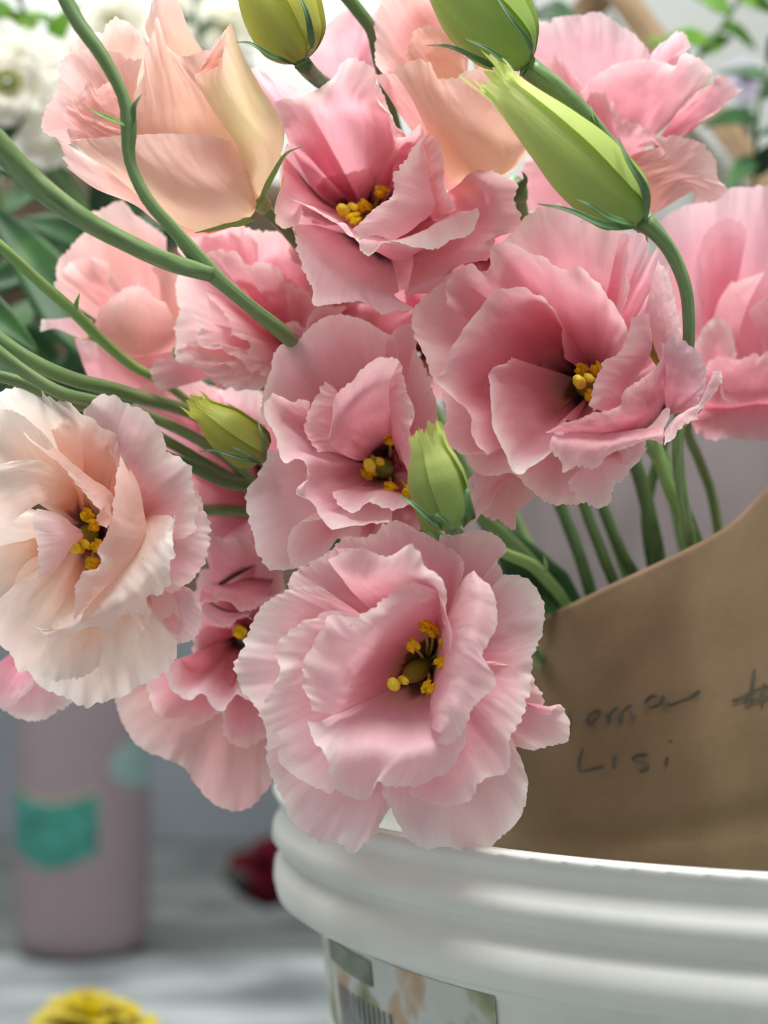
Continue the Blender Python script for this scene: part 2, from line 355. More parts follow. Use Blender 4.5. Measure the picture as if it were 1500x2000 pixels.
def stamens(F, items, stig=None):
    """items: (x,y,dz, ax,ay) anther centres in crop coords"""
    t = F.q(F.T)
    for (x, y, dz, ax, ay) in items:
        x, y, d = F.q((x, y, dz)); k = F.sc / .4667
        fl = tube('filament', [(t[0] + (x-t[0])*.25, t[1] + (y-t[1])*.25, t[2], 4), ((x+t[0])/2 + 4, (y+t[1])/2, (d+t[2])/2, 3.2), (x, y, d + 1, 2.6)], FILAMENT, F.root, 8, 14)
        ll = math.hypot(ax, ay); nx, ny = -ay/ll*5.5, ax/ll*5.5
        a = blob('anther', (x+nx, y+ny, d), (ax, ay, 2), 16, 7.5, ANTHER, fl, 10, .5)
        blob('anther', (x-nx, y-ny, d + .4), (ax + 2, ay, 1), 15, 7, ANTHER, fl, 10, .5)
    if stig:
        x, y, d = F.q(stig)
        pst = tube('pistil', [(t[0], t[1], t[2], 19), (t[0]*.6 + x*.4, t[1]*.6 + y*.4, t[2]*.6 + d*.4, 21), (t[0]*.25 + x*.75, t[1]*.25 + y*.75, t[2]*.25 + d*.75, 8), (x, y, d, 6)], OVARY, F.root, 12, 24)
        blob('stigma', (x - 7, y + 3, d - 1), (10, 14, 2), 18, 12, STIGMA, pst, 12, .15)
        blob('stigma', (x + 12, y - 5, d), (14, 8, -2), 15, 8, STIGMA, pst, 12, .15)
def calyx(F, base, tip, sep, stem, w=15, mat=None):
    """green calyx under a flower (all px, absolute depth)"""
    mat = mat or SEPAL
    cx = tube('calyx', [base + (w*.8,), ((base[0]+tip[0])/2, (base[1]+tip[1])/2, (base[2]+tip[2])/2, w*1.35), tip + (w*1.1,)], mat, F.root if hasattr(F, 'root') else F, 12, 14)
    for p in sep: blade('sepal', p, w*1.1, mat, F.root if hasattr(F, 'root') else F)
    if stem: tube('stem', stem, STEM, F.root if hasattr(F, 'root') else F)
BODY_MARK = None

# ------------------------------------------------------------------ the setting
BENCH_N, BENCH_F, BACK = -0.05, 1.364, 1.98
def plank_mat(name, c1, c2, c3, sc=(5, 10, 1)):
    m, nt, N, L, bs = newmat(name)
    tc = N.new('ShaderNodeTexCoord'); mp = N.new('ShaderNodeMapping'); mp.inputs['Scale'].default_value = sc; L.new(tc.outputs['Object'], mp.inputs[0])
    nz = N.new('ShaderNodeTexNoise'); nz.inputs['Scale'].default_value = 1.6; nz.inputs['Detail'].default_value = 6; nz.inputs['Distortion'].default_value = .4; L.new(mp.outputs[0], nz.inputs[0])
    r = ramp(N, [(.32, lin(c1)), (.5, lin(c2)), (.68, lin(c3))]); L.new(nz.outputs[0], r.inputs[0]); L.new(r.outputs[0], bs.inputs['Base Color'])
    bs.inputs['Roughness'].default_value = .5
    bp = N.new('ShaderNodeBump'); bp.inputs['Strength'].default_value = .3; bp.inputs['Distance'].default_value = .002; L.new(nz.outputs[0], bp.inputs['Height']); L.new(bp.outputs[0], bs.inputs['Normal'])
    return m
def box(name, x0, x1, y0, y1, z0, z1, mat, parent=None, bevel=.003):
    v = [(x, y, z) for z in (z0, z1) for y in (y0, y1) for x in (x0, x1)]
    f = [(0,2,3,1), (4,5,7,6), (0,1,5,4), (2,6,7,3), (0,4,6,2), (1,3,7,5)]
    o = mesh_obj(name, v, f, mat, parent, smooth=False)
    if bevel:
        b = o.modifiers.new('bevel', 'BEVEL'); b.width = bevel; b.segments = 2
    return o
GREYL = plank_mat('weathered_board_light', '5a6062', '7e8587', '9fa6a7')
GREYD = plank_mat('weathered_board_dark', '363a3a', '4a4f4f', '5f6464')
bench = structure(box('bench_top', -1.6, 1.6, -.3, BACK, -.06, -.022, GREYD, bevel=0))
yy = -.3
for k, w in enumerate((.30, .46, .46, .445)):
    y1 = min(yy + w, BENCH_F); b = box('board', -1.6, 1.6, yy, y1 - .004, -.0215, 0, GREYL, bench); yy = y1
box('board', -1.6, 1.6, BENCH_F, 1.66, -.0215, -.002, GREYD, bench); box('board', -1.6, 1.6, 1.664, BACK, -.0215, -.002, GREYD, bench)
PANEL = flat_mat('panel_grey', '6f767c', .6, scale=6, var=.12)
WALLM = flat_mat('wall_pale', 'c9cfca', .8, scale=4, var=.06)
structure(box('wall_panel', -1.6, 1.6, BACK + .002, BACK + .02, -.06, .40, PANEL, bevel=0))
structure(box('wall', -3, 3, BACK + .03, BACK + .1, -.06, 2.4, WALLM, bevel=0))

# ------------------------------------------------------------------ bucket
def lathe(name, prof, cx, cy, mat, parent, ns=96, a0=0, a1=2*math.pi, uv=False):
    full = abs(a1 - a0 - 2*math.pi) < 1e-6; n = ns if full else ns + 1
    v = [(cx + r*math.cos(a0 + (a1-a0)*k/ns), cy + r*math.sin(a0 + (a1-a0)*k/ns), z) for r, z in prof for k in range(n)]
    uvs = [(k / ns, j / (len(prof) - 1)) for j in range(len(prof)) for k in range(n)]
    return mesh_obj(name, v, grid_faces(n, len(prof), full), mat, parent, uvs)
bc = P(1580, 1630, 461); BX, BY = bc.x, bc.y
m, nt, N, L, bs = newmat('bucket_white_plastic')
tc = N.new('ShaderNodeTexCoord'); nz = N.new('ShaderNodeTexNoise'); nz.inputs['Scale'].default_value = 14; nz.inputs['Detail'].default_value = 5; L.new(tc.outputs['Object'], nz.inputs[0])
r = ramp(N, [(.35, lin('e0e4de')), (.6, lin('eaeee8'))]); L.new(nz.outputs[0], r.inputs[0]); L.new(r.outputs[0], bs.inputs['Base Color'])
n2 = N.new('ShaderNodeTexNoise'); n2.inputs['Scale'].default_value = 55; n2.inputs['Detail'].default_value = 8; n2.inputs['Roughness'].default_value = .7; L.new(tc.outputs['Object'], n2.inputs[0])
rr = N.new('ShaderNodeMapRange'); rr.inputs[1].default_value = .3; rr.inputs[2].default_value = .7; rr.inputs[3].default_value = .28; rr.inputs[4].default_value = .55; L.new(n2.outputs[0], rr.inputs[0]); L.new(rr.outputs[0], bs.inputs['Roughness'])
mpb = N.new('ShaderNodeMapping'); mpb.inputs['Scale'].default_value = (30, 30, 4); L.new(tc.outputs['Object'], mpb.inputs[0])
n3 = N.new('ShaderNodeTexNoise'); n3.inputs['Scale'].default_value = 1; n3.inputs['Detail'].default_value = 6; L.new(mpb.outputs[0], n3.inputs[0])
r3 = ramp(N, [(.45, (1, 1, 1, 1)), (.75, lin('b4b4a6'))]); L.new(n3.outputs[0], r3.inputs[0])
mb = N.new('ShaderNodeMix'); mb.data_type = 'RGBA'; mb.blend_type = 'MULTIPLY'; mb.inputs[0].default_value = .22; L.new(r.outputs[0], mb.inputs[6]); L.new(r3.outputs[0], mb.inputs[7]); L.new(mb.outputs[2], bs.inputs['Base Color'])
bpb = N.new('ShaderNodeBump'); bpb.inputs['Strength'].default_value = .12; bpb.inputs['Distance'].default_value = .001; L.new(n2.outputs[0], bpb.inputs['Height']); L.new(bpb.outputs[0], bs.inputs['Normal'])
bs.inputs['Subsurface Weight'].default_value = .15; bs.inputs['Subsurface Radius'].default_value = (.01, .01, .01)
BUCKET = m
H = CAM_Z
def zz(h): return H - h / 1000
bucket = thing('plastic_bucket', 'large white plastic bucket with ribbed rim holding the wrapped bouquet', 'bucket', (BX, BY, 0))
lathe('body', [(.0, .006), (.125, .006), (.130, .0), (.133, .002), (.140, zz(150)), (.1465, zz(92)), (.147, zz(88)), (.147, zz(85))], BX, BY, BUCKET, bucket)
rimp = []
def arcp(pts):
    q = catmull([(a, b, 0) for a, b in pts], len(pts) * 5); rimp.extend([(p[0], p[1]) for p in q])
arcp([(.1480, zz(88.5)), (.1550, zz(89)), (.1590, zz(87)), (.1602, zz(83)), (.1597, zz(78)), (.1570, zz(75.2)), (.1560, zz(74.2)), (.1590, zz(72.5)), (.1612, zz(70)), (.1600, zz(66.5)), (.1580, zz(63.5)), (.1572, zz(61.6)), (.1590, zz(60.4)), (.1606, zz(58.8)), (.1604, zz(57.2)), (.1590, zz(56.4)), (.1570, zz(56.8)), (.1555, zz(59)), (.1545, zz(80)), (.146, zz(95)), (.128, .008), (.0, .008)])
lathe('rim', rimp, BX, BY, BUCKET, bucket, 128)
# printed label on the body
def rb(h): return .140 + (.1465 - .140) * (150 - h) / 58 if h > 92 else .1466
def label_piece(name, a0, a1, h0, h1, mat, parent, off):
    return lathe(name, [(rb(h1) + off, zz(h1)), (rb((h0+h1)/2) + off, zz((h0+h1)/2)), (rb(h0) + off, zz(h0))], BX, BY, mat, parent, 24, math.radians(a0), math.radians(a1))
m, nt, N, L, bs = newmat('label_print_mixed')
tc = N.new('ShaderNodeTexCoord'); nz = N.new('ShaderNodeTexNoise'); nz.inputs['Scale'].default_value = 48; nz.inputs['Detail'].default_value = 3; L.new(tc.outputs['Object'], nz.inputs[0])
r = ramp(N, [(.30, lin('6f7c68')), (.40, lin('a9ac86')), (.47, lin('ccd3cd')), (.56, lin('d3d9d4')), (.63, lin('c9b294')), (.70, lin('b59a86'))]); L.new(nz.outputs[0], r.inputs[0]); L.new(r.outputs[0], bs.inputs['Base Color']); bs.inputs['Roughness'].default_value = .5
lab = label_piece('label', 182, 226, 93, 148, m, bucket, .0006)
label_piece('label_print', 193.5, 207, 94.5, 101, flat_mat('print_green', '7c8878', .5, scale=120, var=.4), lab, .0010)
BAR = flat_mat('print_bars', '858e92', .5)
for k_ in range(12): label_piece('printed_bar', 196 + k_*1.25, 196.55 + k_*1.25, 106, 130, BAR, lab, .0010)

# ------------------------------------------------------------------ bottle, scraps on the bench
BOT = flat_mat('bottle_mauve_plastic', '85787d', .45, scale=12, var=.05)
bp_ = P(150, 1880, 1330); bx = bp_.x; by = 1.372; br = .0585
bottle = thing('plastic_bottle', 'mauve grey plastic bottle with a teal label standing at left', 'bottle', (bx, by, 0))
q = catmull([(0, .0005, 0), (.040, .0005, 0), (.050, .003, 0), (.0572, .012, 0), (br, .03, 0), (br, .06, 0), (br, .20, 0), (br, .31, 0), (.055, .325, 0), (.04, .345, 0), (.022, .355, 0), (.02, .36, 0), (.02, .385, 0)], 60)
lathe('body', [(max(p[0], 0), p[1]) for p in q], bx, by, BOT, bottle, 48)
lathe('cap', [(.0, .412), (.021, .412), (.0235, .409), (.0235, .38), (.0205, .378)], bx, by, flat_mat('cap_pale', 'b9c4c0', .5), bottle, 32)
TEAL = flat_mat('label_teal', '2f7a6e', .6, scale=60, var=.4)
# label traced on the bottle: concave top, pointed foot
def bottle_patch(name, top, bot, x0, x1, mat, r=br + .0007, n=24):
    v = []; 
    for j in range(10):
        t = j / 9
        for i in range(n):
            u = i / (n - 1); x = x0 + (x1 - x0) * u
            dx = P(x, 1600, 1320).x - bx; a = math.asin(max(-.995, min(.995, dx / r)))
            zt = P(750, np.interp(x, *zip(*top)), 1320).z; zb = P(750, np.interp(x, *zip(*bot)), 1320).z
            v.append((bx + r * math.sin(a), by - r * math.cos(a), zt * t + zb * (1 - t)))
    return mesh_obj(name, v, grid_faces(n, 10), mat, bottle)
bottle_patch('label', [(20, 1540), (60, 1560), (110, 1567), (150, 1560), (198, 1545)], [(20, 1655), (60, 1680), (100, 1692), (150, 1680), (198, 1660)], 20, 198, TEAL)
bottle_patch('label_border', [(20, 1530), (60, 1551), (110, 1558), (150, 1551), (198, 1535)], [(20, 1540), (60, 1560), (110, 1567), (150, 1560), (198, 1545)], 20, 198, flat_mat('label_tan', '9a8f7c', .6))
bottle_patch('sticker', [(215, 1500), (235, 1455), (270, 1440), (288, 1440)], [(215, 1500), (235, 1530), (270, 1545), (288, 1545)], 215, 284, flat_mat('sticker_pale_teal', '7d9896', .5))

REDM = flat_mat('dark_red_petal', '36030d', .8, spec=.05, scale=200, var=.3)
rd = P(530, 1745, 1250); rd.z = .0
root = thing('red_blossom', 'dark red cut blossom with black tip lying behind the bucket', 'flower', rd)
for k in range(7):
    a = k * 2.4; dx, dy = 70 * math.cos(a), 60 * math.sin(a)
    c = (534 + dx * .62, 1712 + dy * .6, 1240 + 8 * k)
    build_petal(root, [[(c[0]-10, c[1]+28, c[2]), (c[0]+10, c[1]+28, c[2])], [(c[0]-48, c[1], c[2]-16), (c[0]+48, c[1]+4, c[2]-16)], [(c[0]-40, c[1]-34, c[2]+4), (c[0], c[1]-46, c[2]), (c[0]+40, c[1]-30, c[2]+4)]], REDM, nu=16, nv=12)
blob('tip', (462, 1716, 1232), (30, 8, 0), 30, 17, flat_mat('black_tip', '0c0c0e', .7), root, 12)

# yellow blossom in front of the bottle
yd = 640
root = thing('yellow_blossom', 'frilly yellow blossom at the bottom left corner before the bottle', 'flower', (P(180, 2020, yd).x, P(180, 2020, yd).y, 0))
random.seed(4)
for lay, (R0, n, zt) in enumerate(((122, 13, 0), (92, 11, 28), (56, 8, 48))):
    for k in range(n):
        a = 2*math.pi*(k + .5*lay)/n + random.uniform(-.1, .1); ca, sa = math.cos(a), math.sin(a)
        def yp(r, h, o=0):
            return (180 + (r*ca - o*sa), 2008 - h - (r*sa + o*ca)*.28, yd + (r*sa + o*ca) * .22)
        w = R0 * .30
        build_petal(root, [[yp(8, 0, -4), yp(8, 0, 4)], [yp(R0*.55, zt*.9+12, -w), yp(R0*.55, zt*.9+8), yp(R0*.55, zt*.9+12, w)], [yp(R0*.95, zt+14, -w*.8), yp(R0*1.06, zt+10), yp(R0*.95, zt+14, w*.8)]], YELLOW, nu=14, nv=10, ruf=1.6)
s0 = P(180, 2030, yd); tube_w('stem', [(s0.x, s0.y, s0.z, .003), (s0.x, s0.y + .005, s0.z * .5, .003), (s0.x + .004, s0.y + .01, 0.001, .0032)], STEM, root)

# ------------------------------------------------------------------ kraft paper wrap
def kraft_mat():
    m, nt, N, L, bs = newmat('kraft_paper')
    tc = N.new('ShaderNodeTexCoord')
    nz = N.new('ShaderNodeTexNoise'); nz.inputs['Scale'].default_value = 420; nz.inputs['Detail'].default_value = 4; L.new(tc.outputs['Object'], nz.inputs[0])
    uv = N.new('ShaderNodeUVMap'); uv.uv_map = 'UVMap'
    mp = N.new('ShaderNodeMapping'); mp.inputs['Scale'].default_value = (3, 90, 1); mp.inputs['Rotation'].default_value = (0, 0, .12); L.new(uv.outputs[0], mp.inputs[0])
    nl = N.new('ShaderNodeTexNoise'); nl.inputs['Scale'].default_value = 1; nl.inputs['Detail'].default_value = 4; L.new(mp.outputs[0], nl.inputs[0])
    nb = N.new('ShaderNodeTexNoise'); nb.inputs['Scale'].default_value = 9; nb.inputs['Detail'].default_value = 2; L.new(tc.outputs['Object'], nb.inputs[0])
    a = N.new('ShaderNodeMath'); a.operation = 'MULTIPLY_ADD'; a.inputs[1].default_value = .25; L.new(nz.outputs[0], a.inputs[0])
    b = N.new('ShaderNodeMath'); b.operation = 'MULTIPLY_ADD'; b.inputs[1].default_value = .12; L.new(nl.outputs[0], b.inputs[0]); L.new(nb.outputs[0], b.inputs[2]); L.new(b.outputs[0], a.inputs[2])
    r = ramp(N, [(.45, lin('7a664e')), (.85, lin('887459')), (1.0, lin('8f7b60'))]); L.new(a.outputs[0], r.inputs[0]); L.new(r.outputs[0], bs.inputs['Base Color'])
    bs.inputs['Roughness'].default_value = .75; bs.inputs['Specular IOR Level'].default_value = .25
    bp = N.new('ShaderNodeBump'); bp.inputs['Strength'].default_value = .12; bp.inputs['Distance'].default_value = .0012; L.new(b.outputs[0], bp.inputs['Height']); L.new(bp.outputs[0], bs.inputs['Normal'])
    return m
KRAFT = kraft_mat()
def sheet(name, rows, mat, parent, nu=60, nv=40, wob=.0016, thick=.0003, sd=3):
    R = np.array([catmull(Parr(r), nu) for r in rows]); G = np.stack([catmull(R[:, i], nv) for i in range(nu)], 1)
    for j in range(nv):
        for i in range(nu):
            k = wob * (noise.noise((i*.09, j*.05, sd)) + .5 * noise.noise((i*.24, j*.16, sd+4)))
            k += wob * .9 * max(0, 1 - abs((j - nv*.22 - (i - nu*.5)*.10)) / 2.2) - wob * .8 * max(0, 1 - abs((i - nu*.56 + (j - nv*.5)*.22)) / 2.5)
            G[j, i, 1] += k
    uu, vv = np.meshgrid(np.linspace(0, 1, nu), np.linspace(0, 1, nv))
    o = mesh_obj(name, G.reshape(-1, 3), grid_faces(nu, nv), mat, parent, np.stack([uu.ravel(), vv.ravel()], 1))
    if thick:
        md = o.modifiers.new('thickness', 'SOLIDIFY'); md.thickness = thick; md.offset = 0
    return o
wrap = thing('paper_wrap', 'brown kraft paper wrap with handwriting around the bouquet stems', 'paper', P(1400, 1790, 440))
front = sheet('front_sheet', [
    [(985, 1560, 480), (960, 1650, 462), (1010, 1730, 432), (1150, 1790, 402), (1320, 1810, 388), (1500, 1820, 388), (1750, 1800, 420)],
    [(960, 1480, 478), (965, 1540, 460), (1030, 1600, 428), (1160, 1640, 402), (1320, 1640, 388), (1500, 1640, 386), (1780, 1600, 420)],
    [(960, 1380, 474), (985, 1390, 458), (1050, 1400, 428), (1170, 1410, 402), (1330, 1400, 388), (1510, 1380, 386), (1800, 1340, 420)],
    [(985, 1260, 468), (1015, 1250, 455), (1075, 1230, 428), (1180, 1200, 404), (1340, 1140, 392), (1520, 1060, 392), (1820, 960, 420)],
    [(990, 1220, 466), (1020, 1222, 454), (1080, 1196, 428), (1180, 1148, 406), (1340, 1072, 394), (1430, 1020, 393), (1520, 930, 394), (1830, 760, 420)]], KRAFT, wrap)
BACKP = flat_mat('wrap_lining_grey_mauve', '7c7476', .7, scale=18, var=.12)
sheet('back_sheet', [
    [(900, 1600, 500), (1100, 1700, 560), (1350, 1740, 590), (1800, 1700, 560)],
    [(880, 1100, 500), (1100, 1130, 550), (1350, 1140, 575), (1850, 1000, 560)],
    [(860, 760, 520), (1100, 740, 560), (1350, 700, 580), (1500, 660, 580), (1900, 640, 560)]], BACKP, wrap, wob=.004)
# handwriting, laid on the sheet
bpy.context.view_layer.update()
bv = BVHTree.FromPolygons([v.co[:] for v in front.data.vertices], [p.vertices[:] for p in front.data.polygons])
INK = flat_mat('marker_ink', '4a463d', .6, scale=300, var=.3)
camo = Vector((0, 0, CAM_Z))
pp = front.matrix_parent_inverse
def stroke(pts, w=5):
    q = catmull([(x, y, 0) for x, y in pts], 6 * len(pts)); c = []
    for x, y, _ in q:
        d = (P(x, y, 400) - camo).normalized(); h = bv.ray_cast(camo, d)
        if h[0] is None: continue
        c.append(np.array(h[0] - d * .0006))
    if len(c) < 3: return None
    c = np.array(c); t = np.gradient(c, axis=0); t /= np.linalg.norm(t, axis=1, keepdims=True)
    n = np.cross(t, [0, 1, 0]); n /= np.linalg.norm(n, axis=1, keepdims=True); wv = w / FPX * .4
    v = []; N_ = len(c)
    for i in range(N_):
        k = wv * .5 * (.9 + .2 * math.sin(i * .23)) * (1 if 0 < i < N_ - 1 else .5); v += [c[i] - n[i] * k, c[i] + n[i] * k]
    return mesh_obj('pen_stroke', v, [(2*i, 2*i+1, 2*i+3, 2*i+2) for i in range(N_ - 1)], INK, wrap)
def cw(pts): return [(900 + x * .425, 850 + y * .425) for x, y in pts]
for s_ in ([(500, 1265), (503, 1300), (500, 1340), (490, 1380)],
           [(560, 1275), (575, 1300), (590, 1335), (585, 1300), (610, 1275), (640, 1270), (625, 1300), (600, 1330), (620, 1345)],
           [(670, 1275), (672, 1300), (680, 1325), (690, 1280), (720, 1255), (728, 1300), (735, 1320), (745, 1275), (780, 1245), (792, 1275), (800, 1300)],
           [(905, 1205), (880, 1200), (848, 1235), (870, 1252), (915, 1235), (930, 1200), (935, 1225), (960, 1240), (1010, 1225), (1050, 1210), (1100, 1175)],
           [(560, 1440), (548, 1490), (545, 1540), (560, 1545), (610, 1535), (655, 1525)],
           [(710, 1470), (705, 1500), (703, 1535)],
           [(860, 1470), (810, 1475), (790, 1490), (830, 1505), (862, 1520), (845, 1540), (820, 1548)],
           [(950, 1480), (945, 1500), (943, 1525)], [(962, 1412), (966, 1402)],
           [(1350, 1075), (1345, 1120), (1335, 1180), (1320, 1240)], [(1395, 1140), (1390, 1190), (1385, 1240)],
           [(1245, 1225), (1300, 1205), (1350, 1175), (1400, 1160), (1440, 1140)], [(1300, 1235), (1360, 1215), (1440, 1195)]):
    stroke(cw(s_), 6.5)

# ------------------------------------------------------------------ blossoms (traced petal by petal, each with its own depth)
# --- front blossom, light pink
F = Flower('large light pink blossom hanging lowest over the bucket rim, yellow stamens showing', 440, 1000, .46667, 330, (840, 640, 32), PINKL)
F.rim([(1195,940,13),(1250,1070,13),(1262,1180,13),(1235,1280,14),(1150,1365,15),(1080,1420,16),(1020,1437,16),(940,1402,15),(830,1407,15),(750,1350,15),(700,1260,15),(655,1170,16)])
F.rim([(700,1200,18),(655,1290,18),(600,1380,18),(540,1415,18),(420,1380,17),(340,1340,17),(280,1302,16),(240,1200,15),(185,1090,15),(165,980,16)])
F.rim([(1250,620,14),(1290,700,13),(1330,780,13),(1332,838,12),(1400,838,11),(1437,875,11),(1425,970,12),(1385,972,13),(1300,995,14),(1210,985,16)], PINK)
F.rim([(1165,262,14),(1260,280,13),(1330,370,12),(1337,460,12),(1290,570,11),(1200,645,11),(1100,630,12)])
F.rim([(900,95,19),(960,95,18),(1040,80,17),(1130,100,16),(1182,165,16),(1145,205,16),(1165,265,16),(1130,420,15)], PINK)
F.rim([(430,190,15),(520,95,16),(600,98,16),(690,30,16),(800,70,16),(870,105,16),(990,200,15),(1000,280,14)], PINK)
F.rim([(230,470,15),(270,290,15),(300,240,16),(380,200,16),(450,160,15),(560,150,14)], PINK)
F.rim([(400,320,11),(330,310,11),(230,335,11),(130,425,11),(90,520,11),(40,640,11),(70,740,11),(150,850,12),(180,1000,13)])
F.rim([(560,425,8),(430,402,7),(330,450,7),(220,540,6),(205,680,6),(150,780,6),(160,880,7),(230,960,8),(230,1040,9),(330,1130,10),(440,1182,11)])
F.rim([(1280,585,9),(1280,700,8),(1245,850,7),(1195,950,6),(1190,1080,7),(1070,1125,7),(1035,1195,8),(950,1232,9),(860,1222,10),(770,1180,11)])
F.rows([[(830,520,28),(850,560,29),(880,600,28)],[(600,400,16),(760,330,16),(880,370,15),(905,500,15)],[(470,260,7),(620,280,5),(780,265,3),(890,330,2),(928,480,4)],[(430,200,4),(560,150,4),(690,190,-1),(780,135,-3),(860,240,-4),(915,300,-3),(935,420,-2),(942,590,0)]], PINK, ruf=.6)
F.rows([[(860,560,27),(820,600,29),(800,660,29)],[(905,350,9),(760,470,11),(640,590,11),(560,710,10),(490,840,7)],[(900,325,3),(700,410,1),(570,540,-1),(470,680,-1),(430,850,2)],[(905,330,5),(760,300,4),(640,385,1),(540,440,-2),(455,435,-3),(395,500,0),(340,650,2),(365,830,6)]], ruf=.5)
F.rows([[(780,680,29),(830,710,30),(880,700,29)],[(520,810,13),(650,830,15),(800,860,13),(1000,850,9)],[(380,880,2),(480,980,0),(650,1000,-2),(820,1000,-2),(1010,900,2)],[(345,870,2),(355,930,0),(420,1020,-2),(440,1110,-1),(500,1185,1),(600,1200,2),(640,1130,-3),(720,1160,0),(850,1130,0),(940,1070,0),(1000,960,4)]], ruf=.5)
F.rows([[(880,560,28),(870,640,30),(870,720,28)],[(1000,280,5),(955,450,5),(925,640,7),(880,780,7),(860,900,3)],[(1040,245,0),(1060,420,-4),(1010,600,-6),(980,760,-6),(900,930,-4)],[(1045,247,3),(1125,350,1),(1137,480,0),(1085,600,-4),(1135,715,-3),(1040,810,-5),(1000,900,-5),(940,972,-3),(885,975,-1)]], ruf=.5)
stamens(F, [(835,475,14,12,3),(785,560,13,10,14),(920,545,16,4,14),(905,630,12,12,-8),(848,735,10,8,-14),(870,500,18,10,10)], (720,715,9))
ring(F, 820, 700, 420, 480, 22, 6, PINK, .2, T=(840,650,40))
calyx(F, (F.q((850,640,0))[0], F.q((850,640,0))[1], 372), (F.q((850,640,0))[0], F.q((850,640,0))[1], 363), [], [(845,1300,372,12),(890,1290,400,12),(1000,1330,475,12),(1150,1450,480,13),(1300,1700,450,13),(1380,1900,440,13)])

# --- cream blossom at the left
F = Flower('cream and peach blossom at the left edge with curled pale petals', 0, 740, .34, 340, (520, 880, 30), CREAM)
F.rim([(1030,1280,16),(1040,1420,16),(1000,1580,16),(930,1690,16),(800,1760,17),(720,1820,17),(620,1870,18),(520,1885,18),(400,1850,18),(300,1800,18),(200,1730,17),(150,1640,16)])
F.rim([(1130,640,15),(1195,820,15),(1195,980,14),(1150,1110,13),(1080,1180,13),(990,1240,14)], PINK)
F.rim([(1020,1240,18),(1090,1210,16),(1150,1290,15),(1158,1400,15),(1100,1505,16),(1030,1515,18)], PINK)
F.rim([(-80,320,13),(-30,120,13),(30,60,13),(120,50,12),(200,55,12),(280,110,12),(380,130,12),(460,180,12),(560,260,13),(660,400,14)], kx=.65, kz=.6)
F.rim([(480,180,15),(560,95,14),(640,97,14),(720,140,13),(815,185,12),(920,295,11),(965,400,11),(1050,470,10),(1110,570,10),(1150,720,10),(1120,860,11),(1050,925,14)], PINKL, kx=.6, kz=.8)
F.rim([(-260,400,6),(-200,250,8),(-60,180,10),(60,180,11),(180,250,12),(300,360,13)], kx=.6)
F.rim([(-150,1000,6),(-100,1300,5),(0,1530,4),(70,1595,4),(120,1690,4),(160,1680,4),(250,1722,5),(380,1728,6),(520,1692,6),(560,1605,6),(600,1500,7)], kx=.62, kz=.7)
F.rim([(470,1560,9),(560,1605,9),(600,1630,9),(660,1625,9),(740,1560,10),(800,1450,11),(870,1330,12)], kx=.6)
F.rows([[(480,760,27),(475,800,28),(470,840,27)],[(400,570,16),(370,650,17),(300,720,16)],[(230,470,8),(180,600,9),(230,715,8)],[(60,480,4),(-60,540,4),(-80,700,4),(0,870,2)]], ruf=.5)
F.rows([[(560,800,28),(590,830,29),(610,860,28)],[(330,410,12),(500,550,13),(645,680,15),(640,800,17)],[(250,400,4),(420,540,2),(565,690,2),(640,810,5)],[(120,290,6),(180,350,2),(330,470,0),(440,610,0),(510,690,0),(570,760,0),(560,810,1),(618,855,3)]], PEACH, ruf=.4)
F.rows([[(740,800,27),(680,920,29),(560,1020,28)],[(960,775,8),(830,945,6),(640,1170,4),(480,1330,4),(300,1400,7)],[(985,800,1),(920,1000,-3),(760,1230,-4),(560,1350,-2),(300,1440,2)],[(975,770,0),(1000,900,-1),(985,1070,-2),(960,1180,-2),(900,1245,-2),(865,1240,-2),(830,1330,-1),(720,1360,0),(670,1390,1),(660,1450,1),(600,1437,1),(500,1430,1),(430,1472,1),(330,1498,1),(240,1450,2),(200,1410,4)]], ruf=.4)
F.rows([[(700,700,27),(650,850,29),(570,980,28)],[(745,520,8),(822,720,10),(825,930,8),(640,1165,3),(470,1345,0)],[(735,530,-1),(745,720,-2),(700,930,-3),(590,1130,-3),(450,1360,-3)],[(690,430,1),(668,560,-3),(650,720,-5),(618,860,-5),(590,930,-5),(558,990,-5),(587,1030,-5),(565,1085,-5),(475,1110,-5),(440,1180,-5),(424,1300,-4),(432,1385,-3)]], PEACH, ruf=.3)
F.rows([[(490,880,28),(490,920,28),(480,960,28)],[(430,845,11),(443,900,9),(400,990,11)],[(330,775,4),(340,900,2),(310,1110,5)],[(220,738,4),(180,790,1),(205,880,0),(217,1000,0),(212,1130,2),(165,1162,5)]], PINKL, ruf=.3)
F.rim([(60,690,9),(-120,740,8),(-200,900,8),(-160,1100,8),(-40,1250,9)], kx=.6)
F.rim([(300,300,16),(420,220,16),(560,280,16),(660,420,16),(720,560,16)], PEACH, kx=.7, kz=.5)
F.rim([(760,480,17),(860,560,16),(960,720,16),(960,900,16),(900,1040,16)], SALMON, kx=.7, kz=.5)
stamens(F, [(500,780,18,8,10),(540,840,17,12,2),(470,960,14,10,10),(560,960,16,6,10),(530,1060,17,12,3)], (450,960,13))
calyx(F, (175,1040,385), (175,1040,372), [], [(175,1040,384,11),(300,1010,400,11),(480,1000,420,12),(760,1100,445,12),(1100,1400,460,13),(1330,1800,450,13)])

